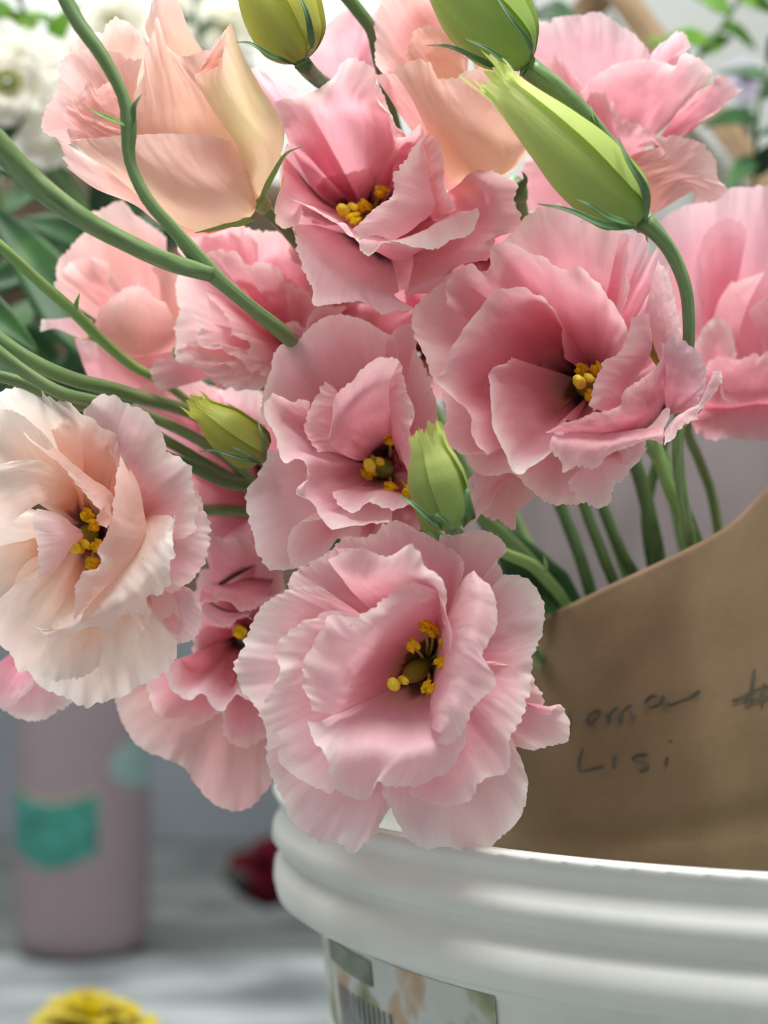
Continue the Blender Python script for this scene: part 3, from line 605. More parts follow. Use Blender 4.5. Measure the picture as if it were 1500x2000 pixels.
# --- right blossom, pink bowl
F = Flower('wide pink bowl shaped blossom right of centre with dark purple throat', 800, 400, .46667, 342, (750, 770, 36), PINK)
F.rows([[(420,1000,18),(440,1080,18)],[(300,1090,14),(430,1130,15)],[(235,1160,15),(255,1250,15),(250,1345,16),(310,1290,16),(400,1200,16)]], PINKL)
F.rows([[(430,1000,22),(560,1060,22)],[(340,1150,16),(480,1160,16)],[(300,1290,17),(380,1330,17),(440,1360,17),(452,1290,16),(525,1220,16)]], SALMON)
F.rim([(330,260,17),(400,150,17),(460,70,17),(530,20,17),(600,0,17),(700,20,16),(800,60,15),(880,105,14),(905,220,13),(915,400,12)], kx=.6, kz=.75)
F.rim([(880,120,15),(930,105,15),(985,130,15),(1000,210,14),(1050,165,14),(1083,255,13),(1040,340,12),(1000,400,11)], LILAC, kx=.65)
F.rows([[(960,560,14),(1010,640,14),(1060,720,14)],[(1000,380,11),(1050,480,10),(1090,620,10)],[(1040,230,12),(1085,300,11),(1120,440,10),(1140,600,9)]], PINKL, ruf=.4)
F.rim([(150,420,9),(180,295,9),(260,242,9),(335,268,9),(352,170,10),(450,165,10),(540,212,10),(610,258,10),(700,270,10),(800,330,9),(865,430,9),(915,560,9)], kx=.68, kz=.6)
F.rim([(190,285,10),(100,370,9),(25,440,8),(40,560,8),(60,640,8),(90,740,7),(150,880,6),(145,960,6),(200,1040,6),(330,1060,6)], kx=.6, kz=.7)
F.rim([(230,1030,8),(250,1090,8),(340,1140,7),(440,1130,6),(480,1180,6),(540,1225,6),(620,1252,6),(720,1245,6),(840,1180,5),(920,1040,4)], kx=.65)
F.rows([[(800,1000,14),(900,1000,14)],[(700,1120,2),(900,1080,2)],[(660,1160,2),(680,1200,2),(740,1255,2),(800,1268,2),(840,1240,2),(845,1190,2),(900,1140,2),(1000,1010,1)]], PINKL)
F.rim([(660,640,22),(620,470,15),(560,385,9),(440,345,5),(335,390,2),(270,455,0),(190,570,-2),(145,660,-3),(95,735,-4),(170,785,-4),(245,860,-4),(260,960,-4),(330,1040,-4)], kx=.74, kz=.42, ruf=.5, spread=.2)
F.rim([(430,640,10),(345,690,2),(318,770,-2),(340,880,-5),(360,980,-7),(430,1100,-8),(460,1128,-8),(500,1090,-8),(600,1045,-7),(610,940,-4)], PINKL, kx=.7, kz=.45, ruf=.6)
F.rows([[(900,650,26),(860,760,29),(820,840,28)],[(1000,460,6),(1015,600,6),(930,740,3),(880,840,1),(800,862,1)],[(960,465,1),(950,600,-1),(890,700,-2),(830,790,-4),(790,860,-4)],[(930,470,0),(905,580,-2),(870,625,-3),(810,655,-4),(790,710,-5),(768,770,-6),(752,835,-6),(775,862,-5)]], ruf=.4)
F.rows([[(1100,800,18),(1000,930,14),(850,975,8),(640,965,2)],[(1065,700,2),(970,830,-3),(850,910,-5),(640,955,-6)],[(1045,560,-2),(1045,650,-5),(960,730,-8),(900,770,-8),(880,845,-8),(740,880,-8),(620,925,-8),(575,960,-7)]], PINKD, ruf=.4)
F.rim([(1046,570,0),(1110,572,-2),(1190,600,-3),(1232,680,-3),(1230,780,-1),(1185,865,1)], LILAC, T=(1085,860,8), kx=.45, kz=.9, ruf=.6)
F.rows([[(1040,1000,4),(1150,930,5),(1230,850,5),(1270,760,5)],[(1068,960,-3),(1120,890,-3),(1220,830,-2),(1275,700,-1)],[(1066,1002,-6),(1150,930,-4),(1230,850,-2),(1305,745,-1),(1300,690,0)]], PINKL, ruf=.4)
F.rows([[(660,900,14),(800,940,14),(950,950,10)],[(620,945,-4),(780,970,-5),(900,962,-5),(1060,930,-3)],[(590,985,-8),(740,1010,-9),(900,990,-8),(1062,965,-6)],[(585,1020,-8),(620,1060,-8),(650,1112,-8),(700,1100,-8),(780,1102,-8),(830,1050,-8),(920,1015,-7),(1000,990,-6),(1062,1000,-6)]], PINK, ruf=.4)
ring(F, 700, 700, 430, 460, 24, 6, PINK, .2, T=(770,760,44))
stamens(F, [(785,690,20,4,14),(760,800,20,10,8),(720,690,24,10,6)], (725,735,15))
calyx(F, (1150,760,388), (1150,760,378), [[(1200,790,375),(1290,800,358),(1320,770,352)]], [(1150,760,388,12),(1240,840,400,13),(1290,900,405,13),(1325,970,410,13),(1358,1050,415,13),(1390,1150,420,13),(1420,1500,440,13),(1430,1800,440,13)])

# --- centre blossom
F = Flower('pink blossom in the very centre behind the small green buds', 450, 600, .36667, 350, (830, 860, 34), PINK)
F.rim([(160,620,9),(160,500,10),(200,380,11),(250,210,11),(340,190,12),(400,130,13),(500,60,14),(600,40,14),(700,60,14),(800,110,14),(860,150,14),(900,280,13)], kx=.6, kz=.8)
F.rim([(830,180,14),(950,90,15),(1000,100,15),(1000,230,13),(1060,400,12),(1100,560,11),(1090,650,11),(1000,700,12)], kx=.6)
F.rim([(210,760,9),(135,910,8),(105,940,8),(85,1020,8),(105,1150,8),(150,1300,8),(200,1390,9),(330,1400,9),(440,1350,7)], PINKL, kx=.6)
F.rim([(480,1120,3),(340,1150,2),(303,1220,2),(310,1310,3),(350,1380,4),(480,1330,5)], PINKL, kx=.6)
F.rim([(420,640,9),(430,520,8),(330,500,7),(250,480,5),(180,510,4),(185,600,2),(250,700,0),(290,825,-2),(370,800,-3),(425,880,-4),(350,985,-4),(430,1030,-4),(470,1110,-4),(545,1192,-4),(640,1165,-3),(760,1160,-1),(860,1150,2)], kx=.62, kz=.6, ruf=.7, nu=90)
F.rows([[(700,800,28),(720,840,28)],[(580,450,9),(580,600,9),(540,770,9)],[(510,398,6),(430,540,4),(402,655,4),(480,770,6)]], ruf=.5)
F.rows([[(760,800,29),(820,760,29),(880,760,29)],[(640,805,9),(690,720,9),(770,660,11),(860,640,11)],[(530,720,0),(600,560,-3),(730,440,-4),(850,400,-2)],[(545,640,3),(580,450,1),(650,385,0),(720,310,0),(780,262,0),(860,272,0),(900,290,1)]], ruf=.5)
F.rows([[(880,780,27),(910,860,28)],[(850,370,5),(848,500,5),(872,650,7),(920,800,8)],[(900,290,0),(935,420,-2),(978,580,-3),(950,650,-3),(970,760,-3),(965,930,-2)]], ruf=.4)
F.rows([[(760,950,22),(860,970,24)],[(600,972,5),(720,987,7),(800,987,7),(970,1040,8)],[(535,990,1),(600,1080,0),(660,1095,0),(730,1040,1),(860,1080,3),(960,1060,4)]], PINKL, ruf=.3)
ring(F, 780, 900, 360, 380, 24, 6, PINKD, .2, T=(830,870,42))
ring(F, 1050, 120, 430, 380, 46, 5, PINKD, .2, T=(1000,250,66))
stamens(F, [(735,880,18,12,10),(850,700,16,14,-4),(850,965,14,14,5),(950,980,14,8,8)], (760,835,14))
tube('style', [(*F.q((770,900,30))[:2], 380, 8), (*F.q((765,850,20))[:2], 372, 14), (*F.q((755,800,14))[:2], 363, 5)], OVARY, F.root)
calyx(F, (754,915,390), (754,915,379), [], [(754,915,390,11),(850,960,405,11),(980,1040,425,12),(1120,1200,440,12),(1300,1500,455,13),(1390,1800,450,13)])

# --- upper centre blossom, deep cup
F = Flower('deep mauve pink cup shaped blossom top centre with folded front lip', 450, 0, .43333, 352, (610, 980, 44), PINK)
F.rows([[(470,990,44),(610,980,47),(740,950,44)],[(370,850,33),(560,770,38),(730,800,32)],[(285,690,20),(520,540,26),(742,650,17)],[(240,590,12),(470,430,17),(715,520,11)],[(218,600,9),(210,460,10),(330,430,12),(440,360,13),(500,280,13),(560,262,13),(640,300,12),(668,390,11),(745,600,6)]], PINK, ruf=.35)
F.rim([(180,520,16),(120,420,15),(80,320,15),(130,300,15),(200,350,15),(300,400,16)], LILAC, kx=.7)
F.rows([[(300,760,30),(420,900,34),(560,980,38)],[(235,700,12),(260,860,10),(330,930,12)],[(215,700,6),(245,800,4),(205,955,3),(220,1012,3),(290,1022,3),(330,960,3)]], ruf=.5)
F.rim([(650,330,11),(690,480,9),(745,560,7),(738,630,6),(800,625,4),(850,560,4),(880,600,3),(870,650,3)], kx=.75, kz=.4, ruf=.6)
F.rows([[(800,900,26),(900,1000,24)],[(830,700,9),(885,850,11),(940,980,11)],[(890,590,6),(962,700,3),(965,850,5),(1012,945,6)]], ruf=.4)
F.rows([[(620,1100,30),(720,1150,32),(840,1100,30)],[(1020,835,14),(1090,870,14),(1120,950,14),(1000,1120,12),(800,1300,7)],[(1080,780,8),(1180,860,3),(1200,1000,3),(1020,1200,2),(790,1330,2)],[(1120,768,9),(1220,785,7),(1295,835,6),(1275,910,5),(1308,970,5),(1290,1050,5),(1200,1065,4),(1165,1160,4),(1010,1200,4),(1000,1290,4),(850,1330,4)]], PINK, ruf=.6)
F.rows([[(560,1060,30),(640,1120,32),(720,1150,30)],[(290,1010,10),(480,1120,12),(620,1220,12),(760,1310,9)],[(300,1060,4),(450,1240,3),(600,1310,3),(740,1335,4)],[(285,1040,4),(320,1200,3),(365,1300,3),(370,1370,4),(520,1360,4),(610,1360,5),(690,1415,5),(830,1390,5)]], PINK, ruf=.5)
F.rows([[(540,960,38),(620,1010,40),(760,1000,36)],[(330,920,14),(450,990,13),(600,1080,9),(760,1090,6),(960,1020,4),(1100,940,2)],[(300,905,5),(450,975,3),(590,1075,-1),(760,1075,-2),(960,990,-2),(1110,930,-1)],[(250,880,4),(320,912,1),(390,940,0),(450,990,-1),(530,1010,-2),(570,1090,-3),(605,1152,-4),(640,1140,-4),(690,1088,-4),(780,1100,-4),(860,1117,-4),(920,1127,-4),(980,1092,-4),(1080,1050,-3),(1125,965,-2)]], PINKL, ruf=.3)
F.rows([[(760,1000,26),(860,1060,20),(900,1100,16)],[(620,1120,6),(760,1170,6),(920,1110,5)],[(600,1148,-2),(690,1100,-3),(920,1110,-3)]], PINKD, ruf=.2)
F.rows([[(700,900,32),(680,960,34),(640,1000,34)],[(862,650,8),(905,850,8),(905,960,4),(730,1085,0)],[(850,660,0),(800,780,-3),(750,900,-5),(640,1060,-5)],[(872,600,0),(800,700,-3),(738,800,-4),(735,860,-4),(645,935,-5),(600,985,-5),(562,1030,-5),(580,1085,-4)]], PINK, ruf=.4)
ring(F, 600, 1060, 330, 300, 34, 5, PINKD, .5, T=(610,1000,52))
ring(F, 1140, 1150, 270, 230, 46, 5, PINKD, .5, T=(1140,1150,62))
F.rim([(250,640,14),(220,780,13),(240,900,12),(300,960,13),(420,1020,14)], PINK, kx=.75, kz=.25, ruf=.4)
F.rim([(730,560,14),(820,640,14),(900,760,14),(920,880,14),(860,980,14)], PINK, kx=.75, kz=.25, ruf=.4)
stamens(F, [(680,865,28,12,4),(560,985,22,14,-6),(600,930,24,6,10)], (525,945,24))
calyx(F, (714,424,406), (714,424,396), [], [(714,424,405,11),(760,600,425,11),(900,900,445,12),(1150,1300,460,12),(1370,1800,455,13)])

# --- peach half-open blossom upper left
F = Flower('half open peach blossom upper left seen from the side, yellow tinged', 60, 0, .34667, 346, (1280, 1140, 22), PEACH)
F.rows([[(650,760,26),(850,700,26)],[(400,480,20),(720,420,18)],[(230,290,14),(235,242,14),(370,200,14),(430,125,14),(500,92,14),(560,145,13),(640,205,12),(670,250,11)]], PEACH)
F.rows([[(950,800,22),(1080,780,22)],[(720,320,12),(840,330,12),(980,310,14)],[(645,160,11),(760,150,10),(895,170,13)],[(660,60,12),(690,-10,12),(760,-40,12),(820,-20,13),(840,40,14)]], PEACH, ruf=.4, teeth=.6)
F.rows([[(600,860,18),(750,820,18)],[(330,620,10),(600,520,11)],[(140,560,7),(145,470,7),(170,360,8),(240,285,9),(350,283,9),(470,290,9),(550,335,9),(630,330,9)]], SALMON)
F.rows([[(520,920,10),(420,880,8)],[(300,790,6),(290,620,7)],[(212,800,4),(140,760,3),(58,730,3),(75,640,3),(110,570,4),(150,500,5)]], SALMON)
F.rows([[(640,860,10),(420,820,7)],[(540,660,8),(290,650,6)],[(520,470,9),(440,460,8),(370,500,7),(325,455,6),(300,500,6),(240,570,5)]], SALMON)
F.rows([[(640,880,7),(460,880,3)],[(540,750,3),(300,780,2)],[(430,700,2),(320,660,1),(200,600,1),(180,650,0),(200,720,0),(222,792,1)]], SALMON)
F.rows([[(1240,1150,16),(1290,1130,18)],[(1080,1000,6),(1240,1000,8)],[(600,780,4),(900,780,-1),(1230,840,5)],[(590,640,3),(820,560,1),(1120,580,4)],[(580,530,4),(640,420,4),(640,300,5),(690,200,6),(712,105,7),(740,220,6),(840,320,5),(930,300,3),(1000,285,3),(1050,350,5)]], PEACH, ruf=.2, teeth=.5)
F.rows([[(930,440,-4),(1060,370,-6)],[(945,405,-8),(1075,310,-8)],[(985,335,-8),(1045,235,-7),(1112,148,-2)]], SALMON, ruf=.3, teeth=.5)
F.rows([[(1230,1180,18),(1290,1130,19),(1330,1060,23)],[(1215,1000,4),(1330,960,4),(1400,930,17)],[(1140,790,-2),(1290,790,-4),(1430,760,15)],[(1010,600,-4),(1200,600,-6),(1390,640,14)],[(925,440,-3),(1030,440,-5),(1130,400,-5),(1230,430,2),(1275,460,12)],[(925,420,-2),(985,400,-4),(1050,350,-5),(1090,280,-5),(1080,205,-2),(1120,138,2),(1150,250,6),(1215,370,11)]], PEACHY, ruf=.25, teeth=.5)
F.rows([[(1200,1260,18),(1000,1310,16)],[(880,1335,15),(900,1280,11)],[(580,1155,10),(650,1140,6)],[(370,1060,8),(430,950,5)],[(230,960,7),(175,860,6),(160,785,6),(215,800,4)]], SALMON, ruf=.5)
F.rows([[(1150,1270,20),(1230,1230,20),(1275,1170,21)],[(930,1300,8),(1120,1230,4),(1270,1120,12)],[(690,1180,2),(960,1100,-5),(1240,1000,4)],[(430,960,0),(760,930,-7),(1212,890,2)],[(215,800,2),(380,775,-2),(500,765,-4),(680,752,-5),(850,752,-5),(1000,762,-4),(1100,780,-2),(1192,832,3)]], PEACH, ruf=.3, teeth=.5)
calyx(F, (520,412,372), (503,385,362), [[(500,410,360),(535,340,352),(560,300,348),(592,285,346)],[(490,425,360),(430,445,352),(380,455,350)],[(500,430,362),(450,440,358),(420,430,352)]], [(518,410,370,13),(550,440,378,12),(600,500,388,12),(760,700,415,12),(1000,1100,450,12),(1370,1700,465,13)], w=13, mat=STEML)

# --- peach blossom upper centre
F = Flower('half open peach blossom with frilled top between the two large green buds', 450, 0, .43333, 362, (1230, 780, 20), PEACH)
F.rim([(690,260,14),(720,120,14),(800,20,14),(920,-30,14),(1020,20,14),(1080,120,13)], SALMON, T=(1050,560,22), kx=.7)
F.rim([(1080,150,10),(1180,-90,10),(1270,-60,9),(1285,30,9),(1260,140,10)], PEACH, T=(1150,560,18), kx=.7)
F.rim([(740,340,6),(662,292,5),(650,250,6),(662,200,7),(650,130,8),(668,40,9),(690,-40,10),(800,-80,11),(920,-60,12)], SALMON, T=(1020,520,14), kx=.6)
F.rim([(790,260,8),(810,190,7),(832,140,7),(900,112,7),(960,112,7),(1010,160,7),(1060,230,7)], PEACH, T=(1030,480,10), kx=.6)
F.rows([[(1060,860,16),(1080,820,12)],[(990,870,12),(1010,800,8)],[(880,680,8),(1000,620,4)],[(750,500,7),(850,470,2)],[(652,340,8),(690,330,6),(740,325,2)]], SALMON, ruf=.5)
F.rows([[(1180,800,16),(1230,790,15),(1270,770,16)],[(1010,820,6),(1180,780,1),(1310,730,9)],[(900,620,1),(1100,620,-5),(1340,670,5)],[(810,430,0),(1000,460,-4),(1290,520,5)],[(735,322,1),(800,290,0),(880,270,-1),(930,352,-1),(1010,350,-2),(1100,310,-1),(1200,380,2),(1290,470,6)]], PEACH, ruf=.4)
calyx(F, (1020,390,382), (1000,355,378), [[(1012,380,376),(1025,350,372),(1020,335,370)]], [(1010,360,380,12),(1018,400,384,12),(1030,470,395,12),(1080,700,430,12),(1250,1200,460,12),(1400,1700,460,13)], w=16)

# --- pink blossom upper right
F = Flower('pink ruffled blossom upper right with flared pointed petals', 1000, 0, .33333, 385, (560, 1000, 30), PINK)
F.rim([(-60,330,14),(0,150,12),(30,95,12),(120,110,12),(210,125,12),(290,95,11),(430,80,10),(530,75,9),(620,140,8),(720,200,8),(810,320,8)], LILAC, kx=.6)
F.rim([(780,360,9),(810,300,9),(910,220,9),(960,195,9),(1020,200,9),(1032,240,9),(930,330,9),(900,370,9)], LILAC, T=(760,640,18))
F.rim([(400,540,5),(480,465,3),(620,380,1),(720,352,1),(860,352,1),(965,385,1),(1010,320,1),(1090,350,2),(1180,435,3),(1100,520,4)], PINK, T=(660,950,20), kx=.6, kz=.6)
F.rim([(980,640,1),(1080,540,-1),(1200,490,-1),(1260,455,-1),(1320,510,-1),(1352,520,-1),(1250,620,0),(1100,690,1),(1000,800,3)], PINK, T=(760,980,18), kx=.6)
F.rim([(200,380,10),(260,340,9),(350,420,8),(420,520,6),(560,560,3),(620,680,0),(740,740,-2),(830,770,-2),(865,805,-2)], PINK, T=(560,1020,14), kx=.6)
F.rows([[(600,1100,22),(620,1000,22)],[(320,1230,15),(320,860,15)],[(60,1240,13),(30,1060,13),(90,920,13),(160,840,13)]], PINKD)
F.rows([[(620,1150,18),(760,1300,18)],[(690,920,5),(870,1230,5)],[(860,860,-1),(1080,1120,0)],[(720,860,1),(850,805,-2),(980,800,-3),(1110,840,-4),(1195,950,-4),(1205,1050,-4),(1265,1105,-5),(1205,1168,-3),(1050,1195,2)]], SALMON, ruf=.6)
calyx(F, (1186,345,422), (1186,340,412), [], [(1186,345,420,11),(1200,500,440,11),(1300,900,460,12),(1420,1500,465,12)])

# --- pink blossom at right edge
F = Flower('soft pink blossom cut off by the right edge', 1180, 340, .28, 396, (800, 1650, 30), PINK)
F.rows([[(640,1500,28),(900,1600,28),(1200,1600,28)],[(500,1000,12),(850,1000,18),(1300,1000,14)],[(420,600,5),(850,550,11),(1350,550,7)],[(380,330,5),(500,250,6),(650,190,7),(860,108,9),(1000,85,9),(1200,90,7),(1400,150,5)]], LILAC)
F.rows([[(760,1600,20),(950,1600,20)],[(740,1200,8),(930,1230,3)],[(780,950,9),(990,930,4)],[(850,800,11),(1000,720,8),(1120,680,9)]], PINK, ruf=.5)
F.rim([(480,1150,4),(560,900,3),(640,640,5),(720,420,7),(860,300,8),(1000,380,8)], LILAC, T=(760,1550,20), kx=.6, ruf=1.2)
F.rim([(620,1200,1),(700,1080,-1),(800,1000,0),(880,1060,0),(930,1250,0)], PINKL, T=(780,1600,14), kx=.6)
F.rows([[(1000,1600,22),(1300,1600,22)],[(1100,1200,12),(1400,1200,12)],[(1000,950,6),(1150,850,8),(1400,800,10)]], PINK, ruf=.5)
F.rows([[(620,1600,10),(1200,1500,10)],[(600,1720,4),(800,1690,0),(1000,1610,0),(1300,1600,0)],[(640,1780,7),(760,1830,6),(960,1862,6),(1250,1845,6)]], LILAC, ruf=.5)
F.rows([[(700,1700,12),(1200,1650,12)],[(680,1530,-2),(900,1560,-5),(1250,1540,-6)],[(660,1420,-3),(950,1420,-6),(1300,1380,-7)],[(690,1340,-2),(780,1268,-2),(920,1282,-4),(1140,1242,-6),(1400,1200,-6)]], PINKD, ruf=.5)
F.rows([[(700,1480,0),(720,1540,0)],[(770,1420,-3),(790,1530,-4)],[(820,1480,-5),(860,1580,-5),(935,1585,-5)]], PINKL, ruf=.4)
ring(F, 700, 1050, 420, 620, 26, 6, PINKD, .3, T=(760,1300,44))
calyx(F, (1404,802,432), (1404,802,424), [], [(1380,800,430,10),(1342,830,432,10),(1366,900,434,10),(1392,975,436,10),(1420,1200,440,11),(1440,1700,445,12)])

# --- blossom half hidden, lower left of centre
F = Flower('drooping dusky pink blossom half hidden between cream and front blossoms', 180, 1000, .3, 372, (1000, 820, 30), PINK)
F.rows([[(840,480,20),(1060,350,22)],[(780,430,12),(900,330,14),(1080,300,16)],[(745,290,11),(750,140,13),(870,180,13),(1000,150,15),(1070,230,16)]], PINK)
F.rim([(140,1180,15),(160,1260,15),(210,1400,14),(320,1540,14),(480,1610,14),(640,1700,14),(680,1780,13),(780,1890,13),(900,1945,13),(1030,1920,13),(1100,1850,13),(1180,1750,14),(1240,1600,15)], SALMON, kx=.6)
F.rim([(340,1060,9),(380,1230,8),(440,1330,8),(560,1340,8),(680,1390,7),(790,1360,7),(835,1320,7),(840,1420,7),(930,1530,7),(1050,1500,8),(1150,1470,9)], PINK, kx=.62)
F.rim([(450,1000,6),(490,1090,4),(560,1180,2),(640,1230,1),(720,1190,0),(780,1270,-1),(840,1295,-1),(900,1260,-1),(950,1190,0),(1020,1230,1),(1100,1100,3)], PINKL, kx=.75, kz=.45, ruf=.6)
F.rows([[(840,500,22),(1000,430,24),(1180,440,22)],[(720,500,8),(900,530,4),(1150,550,8)],[(700,592,6),(800,585,3),(905,590,1),(960,645,0),(1050,630,1),(1180,560,4),(1260,500,6)]], PINKD, ruf=.4)
F.rows([[(760,580,20),(900,640,22),(1060,620,20)],[(715,600,9),(860,690,8),(1020,680,9)],[(712,625,7),(800,718,5),(860,752,5),(930,728,5),(980,660,5),(1050,680,7)]], PINK, ruf=.3)
ring(F, 960, 740, 330, 560, 24, 6, PINKD, .3, T=(1000,800,38))
stamens(F, [(960,780,16,10,8)], None)
calyx(F, (480,1250,408), (480,1246,400), [], [(480,1250,408,11),(700,1240,430,11),(950,1400,450,12),(1200,1800,460,12)])

# --- salmon blossom behind at left
F = Flower('blurred salmon blossom behind the stems at left', 0, 350, .25, 392, (1250, 1350, 28), SALMON)
F.rim([(470,760,5),(560,640,4),(680,620,3),(800,700,2),(880,860,2)], SALMON, kx=.55, ruf=1.5)
F.rim([(440,900,10),(445,650,10),(560,510,10),(650,420,10),(720,280,10),(850,200,10),(950,170,10),(1100,300,10),(1300,450,12)], SALMON, kx=.6)
F.rows([[(800,1100,6),(750,1260,6)],[(560,1080,3),(600,1235,3)],[(430,1095,3),(440,1170,3)],[(305,1090,4),(318,1190,4)]], PINKL, ruf=.4)
F.rows([[(800,1750,18),(1250,1700,18)],[(650,1450,6),(950,1500,3),(1350,1450,7)],[(580,1240,5),(900,1285,0),(1350,1300,5)]], PINK, ruf=.3)
F.rows([[(1000,1450,14),(1250,1450,12)],[(740,1230,0),(1000,1280,-7),(1390,1220,0)],[(760,1060,-1),(1000,960,-7),(1290,960,0)],[(800,970,0),(930,855,-3),(1050,822,-4),(1150,870,-2),(1260,960,2)]], SALMON, ruf=.4)
F.rows([[(1250,1300,16),(1400,1300,16)],[(1240,800,8),(1420,800,8)],[(1180,700,6),(1300,640,6),(1440,640,6)]], SALMON, ruf=.4)
calyx(F, (330,720,430), (320,700,420), [[(190,735,408),(170,690,402),(130,655,398)]], [(330,715,428,10),(420,780,440,10),(700,1000,460,11),(1200,1600,470,12)])

# --- frilled pink blossom behind centre left
F = Flower('frilly pink blossom crossed by the forked green stem', 330, 400, .31, 378, (760, 900, 26), PINK)
F.rim([(120,330,9),(150,250,8),(200,180,8),(350,160,9),(560,150,10),(700,180,11),(850,260,12),(930,450,12),(920,640,13)], PINK, kx=.6, kz=.8)
F.rim([(420,440,6),(520,420,6),(650,430,7),(780,470,8),(880,600,9)], PINKD, kx=.5)
F.rim([(330,280,5),(150,350,2),(50,480,0),(45,560,0),(70,680,0),(40,790,0),(45,880,-1),(25,970,-1),(100,1020,-1),(210,1020,-2),(300,1100,-2),(400,1150,-1),(540,1150,0),(620,1130,3)], PINKL, kx=.5, ruf=2.1, nu=110)
F.rim([(240,470,4),(290,600,2),(370,760,0),(380,860,-1),(400,810,-2),(470,850,-2),(560,970,-2),(630,1090,-1)], PINKL, kx=.5, ruf=1.9)
F.rim([(110,700,-1),(190,760,-3),(170,860,-4),(260,900,-5),(330,880,-5),(420,960,-5),(520,1060,-4)], PINKL, kx=.5, ruf=1.8)
F.rim([(300,330,3),(400,300,1),(480,380,1),(600,350,2),(720,420,4)], PINK, kx=.5, ruf=1.8)
F.rim([(60,860,-3),(120,930,-5),(230,960,-6),(330,1010,-6),(420,1080,-5),(500,1120,-3)], SALMON, kx=.5, ruf=1.8)
F.rim([(700,760,3),(780,730,2),(850,790,2),(890,680,3),(960,640,4),(1120,640,6)], PINKL, T=(900,900,14), ruf=.6)
ring(F, 800, 700, 420, 480, 16, 6, PINKD, .4, T=(780,850,34))
F.rim([(900,620,16),(1000,560,16),(1250,600,16),(1500,650,17),(1620,760,18),(1500,900,18)], PINKD, T=(1150,950,32))
F.rim([(60,300,7),(40,180,6),(140,90,6),(300,80,7),(460,120,8),(560,240,9)], PINK, T=(560,800,26), kx=.55, ruf=1.4)
F.rim([(-60,1180,6),(-120,1060,5),(-60,960,5),(60,960,5),(220,1060,6),(330,1180,8)], LILAC, T=(560,1000,24), kx=.55, ruf=1.4)
F.rim([(560,520,6),(640,470,5),(760,500,5),(880,560,6),(940,680,8)], PINK, kx=.5, ruf=1.6)
calyx(F, (566,680,412), (566,680,403), [], [(566,680,411,10),(650,800,430,10),(900,1100,455,11),(1250,1600,470,12)])

# --- pink petals behind the left stems
F = Flower('mid pink blossom behind the stems, above the cream blossom', 330, 400, .31, 404, (640, 1750, 24), PINK)
F.rows([[(620,1900,22),(700,1700,22)],[(200,1750,10),(560,1400,13)],[(-80,1520,6),(-160,1300,5),(-220,1200,5),(-100,1150,5),(100,1140,5),(350,1150,7),(600,1180,10)]], PINK)
F.rows([[(620,1750,18),(620,1900,18)],[(350,1620,12),(350,2100,12)],[(120,1650,10),(100,1900,10),(250,2200,10)]], PINKD)
F.rows([[(600,1650,12),(640,1800,12)],[(400,1560,5),(450,1700,6)],[(200,1400,4),(180,1500,4),(240,1620,5)]], PINK)
ring(F, 560, 1780, 420, 480, 16, 6, PINKD, .8, T=(600,1780,34))
F.rim([(-240,1250,-2),(-150,1120,-3),(0,1060,-3),(160,1080,-3),(300,1180,-2),(330,1330,-1)], PINK, T=(420,1600,16), kx=.6)
F.rim([(300,1180,0),(420,1120,-2),(560,1160,-2),(640,1300,0),(600,1480,2)], PINKL, T=(480,1650,16), kx=.6)
calyx(F, (530,945,432), (530,945,425), [], [(530,945,432,10),(700,1100,450,10),(1100,1500,470,11)])

# --- lower left corner blossom
F = Flower('pale pink petals of a blossom below the cream one at left edge', 0, 740, .34, 372, (200, 1500, 24), LILAC)
F.rim([(-20,1880,8),(100,1950,7),(190,1965,7),(290,1930,7),(400,1870,8),(480,1800,10)], PINKL)
F.rim([(190,1640,3),(165,1720,2),(150,1790,1),(110,1860,1),(20,1893,1),(-80,1880,1),(-180,1750,3)], LILAC)
calyx(F, (68,1240,400), (68,1245,393), [], [(68,1240,400,10),(200,1230,420,10),(500,1250,445,11),(1000,1500,465,11)])

# --- pink petals behind top centre
F = Flower('pink blossom peeking out at the top behind the mauve cup blossom', 450, 0, .43333, 392, (520, 480, 28), LILAC)
F.rim([(340,300,8),(370,170,7),(430,110,7),(500,60,7),(560,40,7),(610,60,7),(660,260,9)], LILAC)
F.rim([(600,100,10),(700,0,10),(760,-40,10),(860,100,12)], PINK)
calyx(F, (675,208,430), (675,208,420), [], [(675,208,429,10),(760,500,450,10),(1000,1000,470,11),(1300,1600,480,11)])

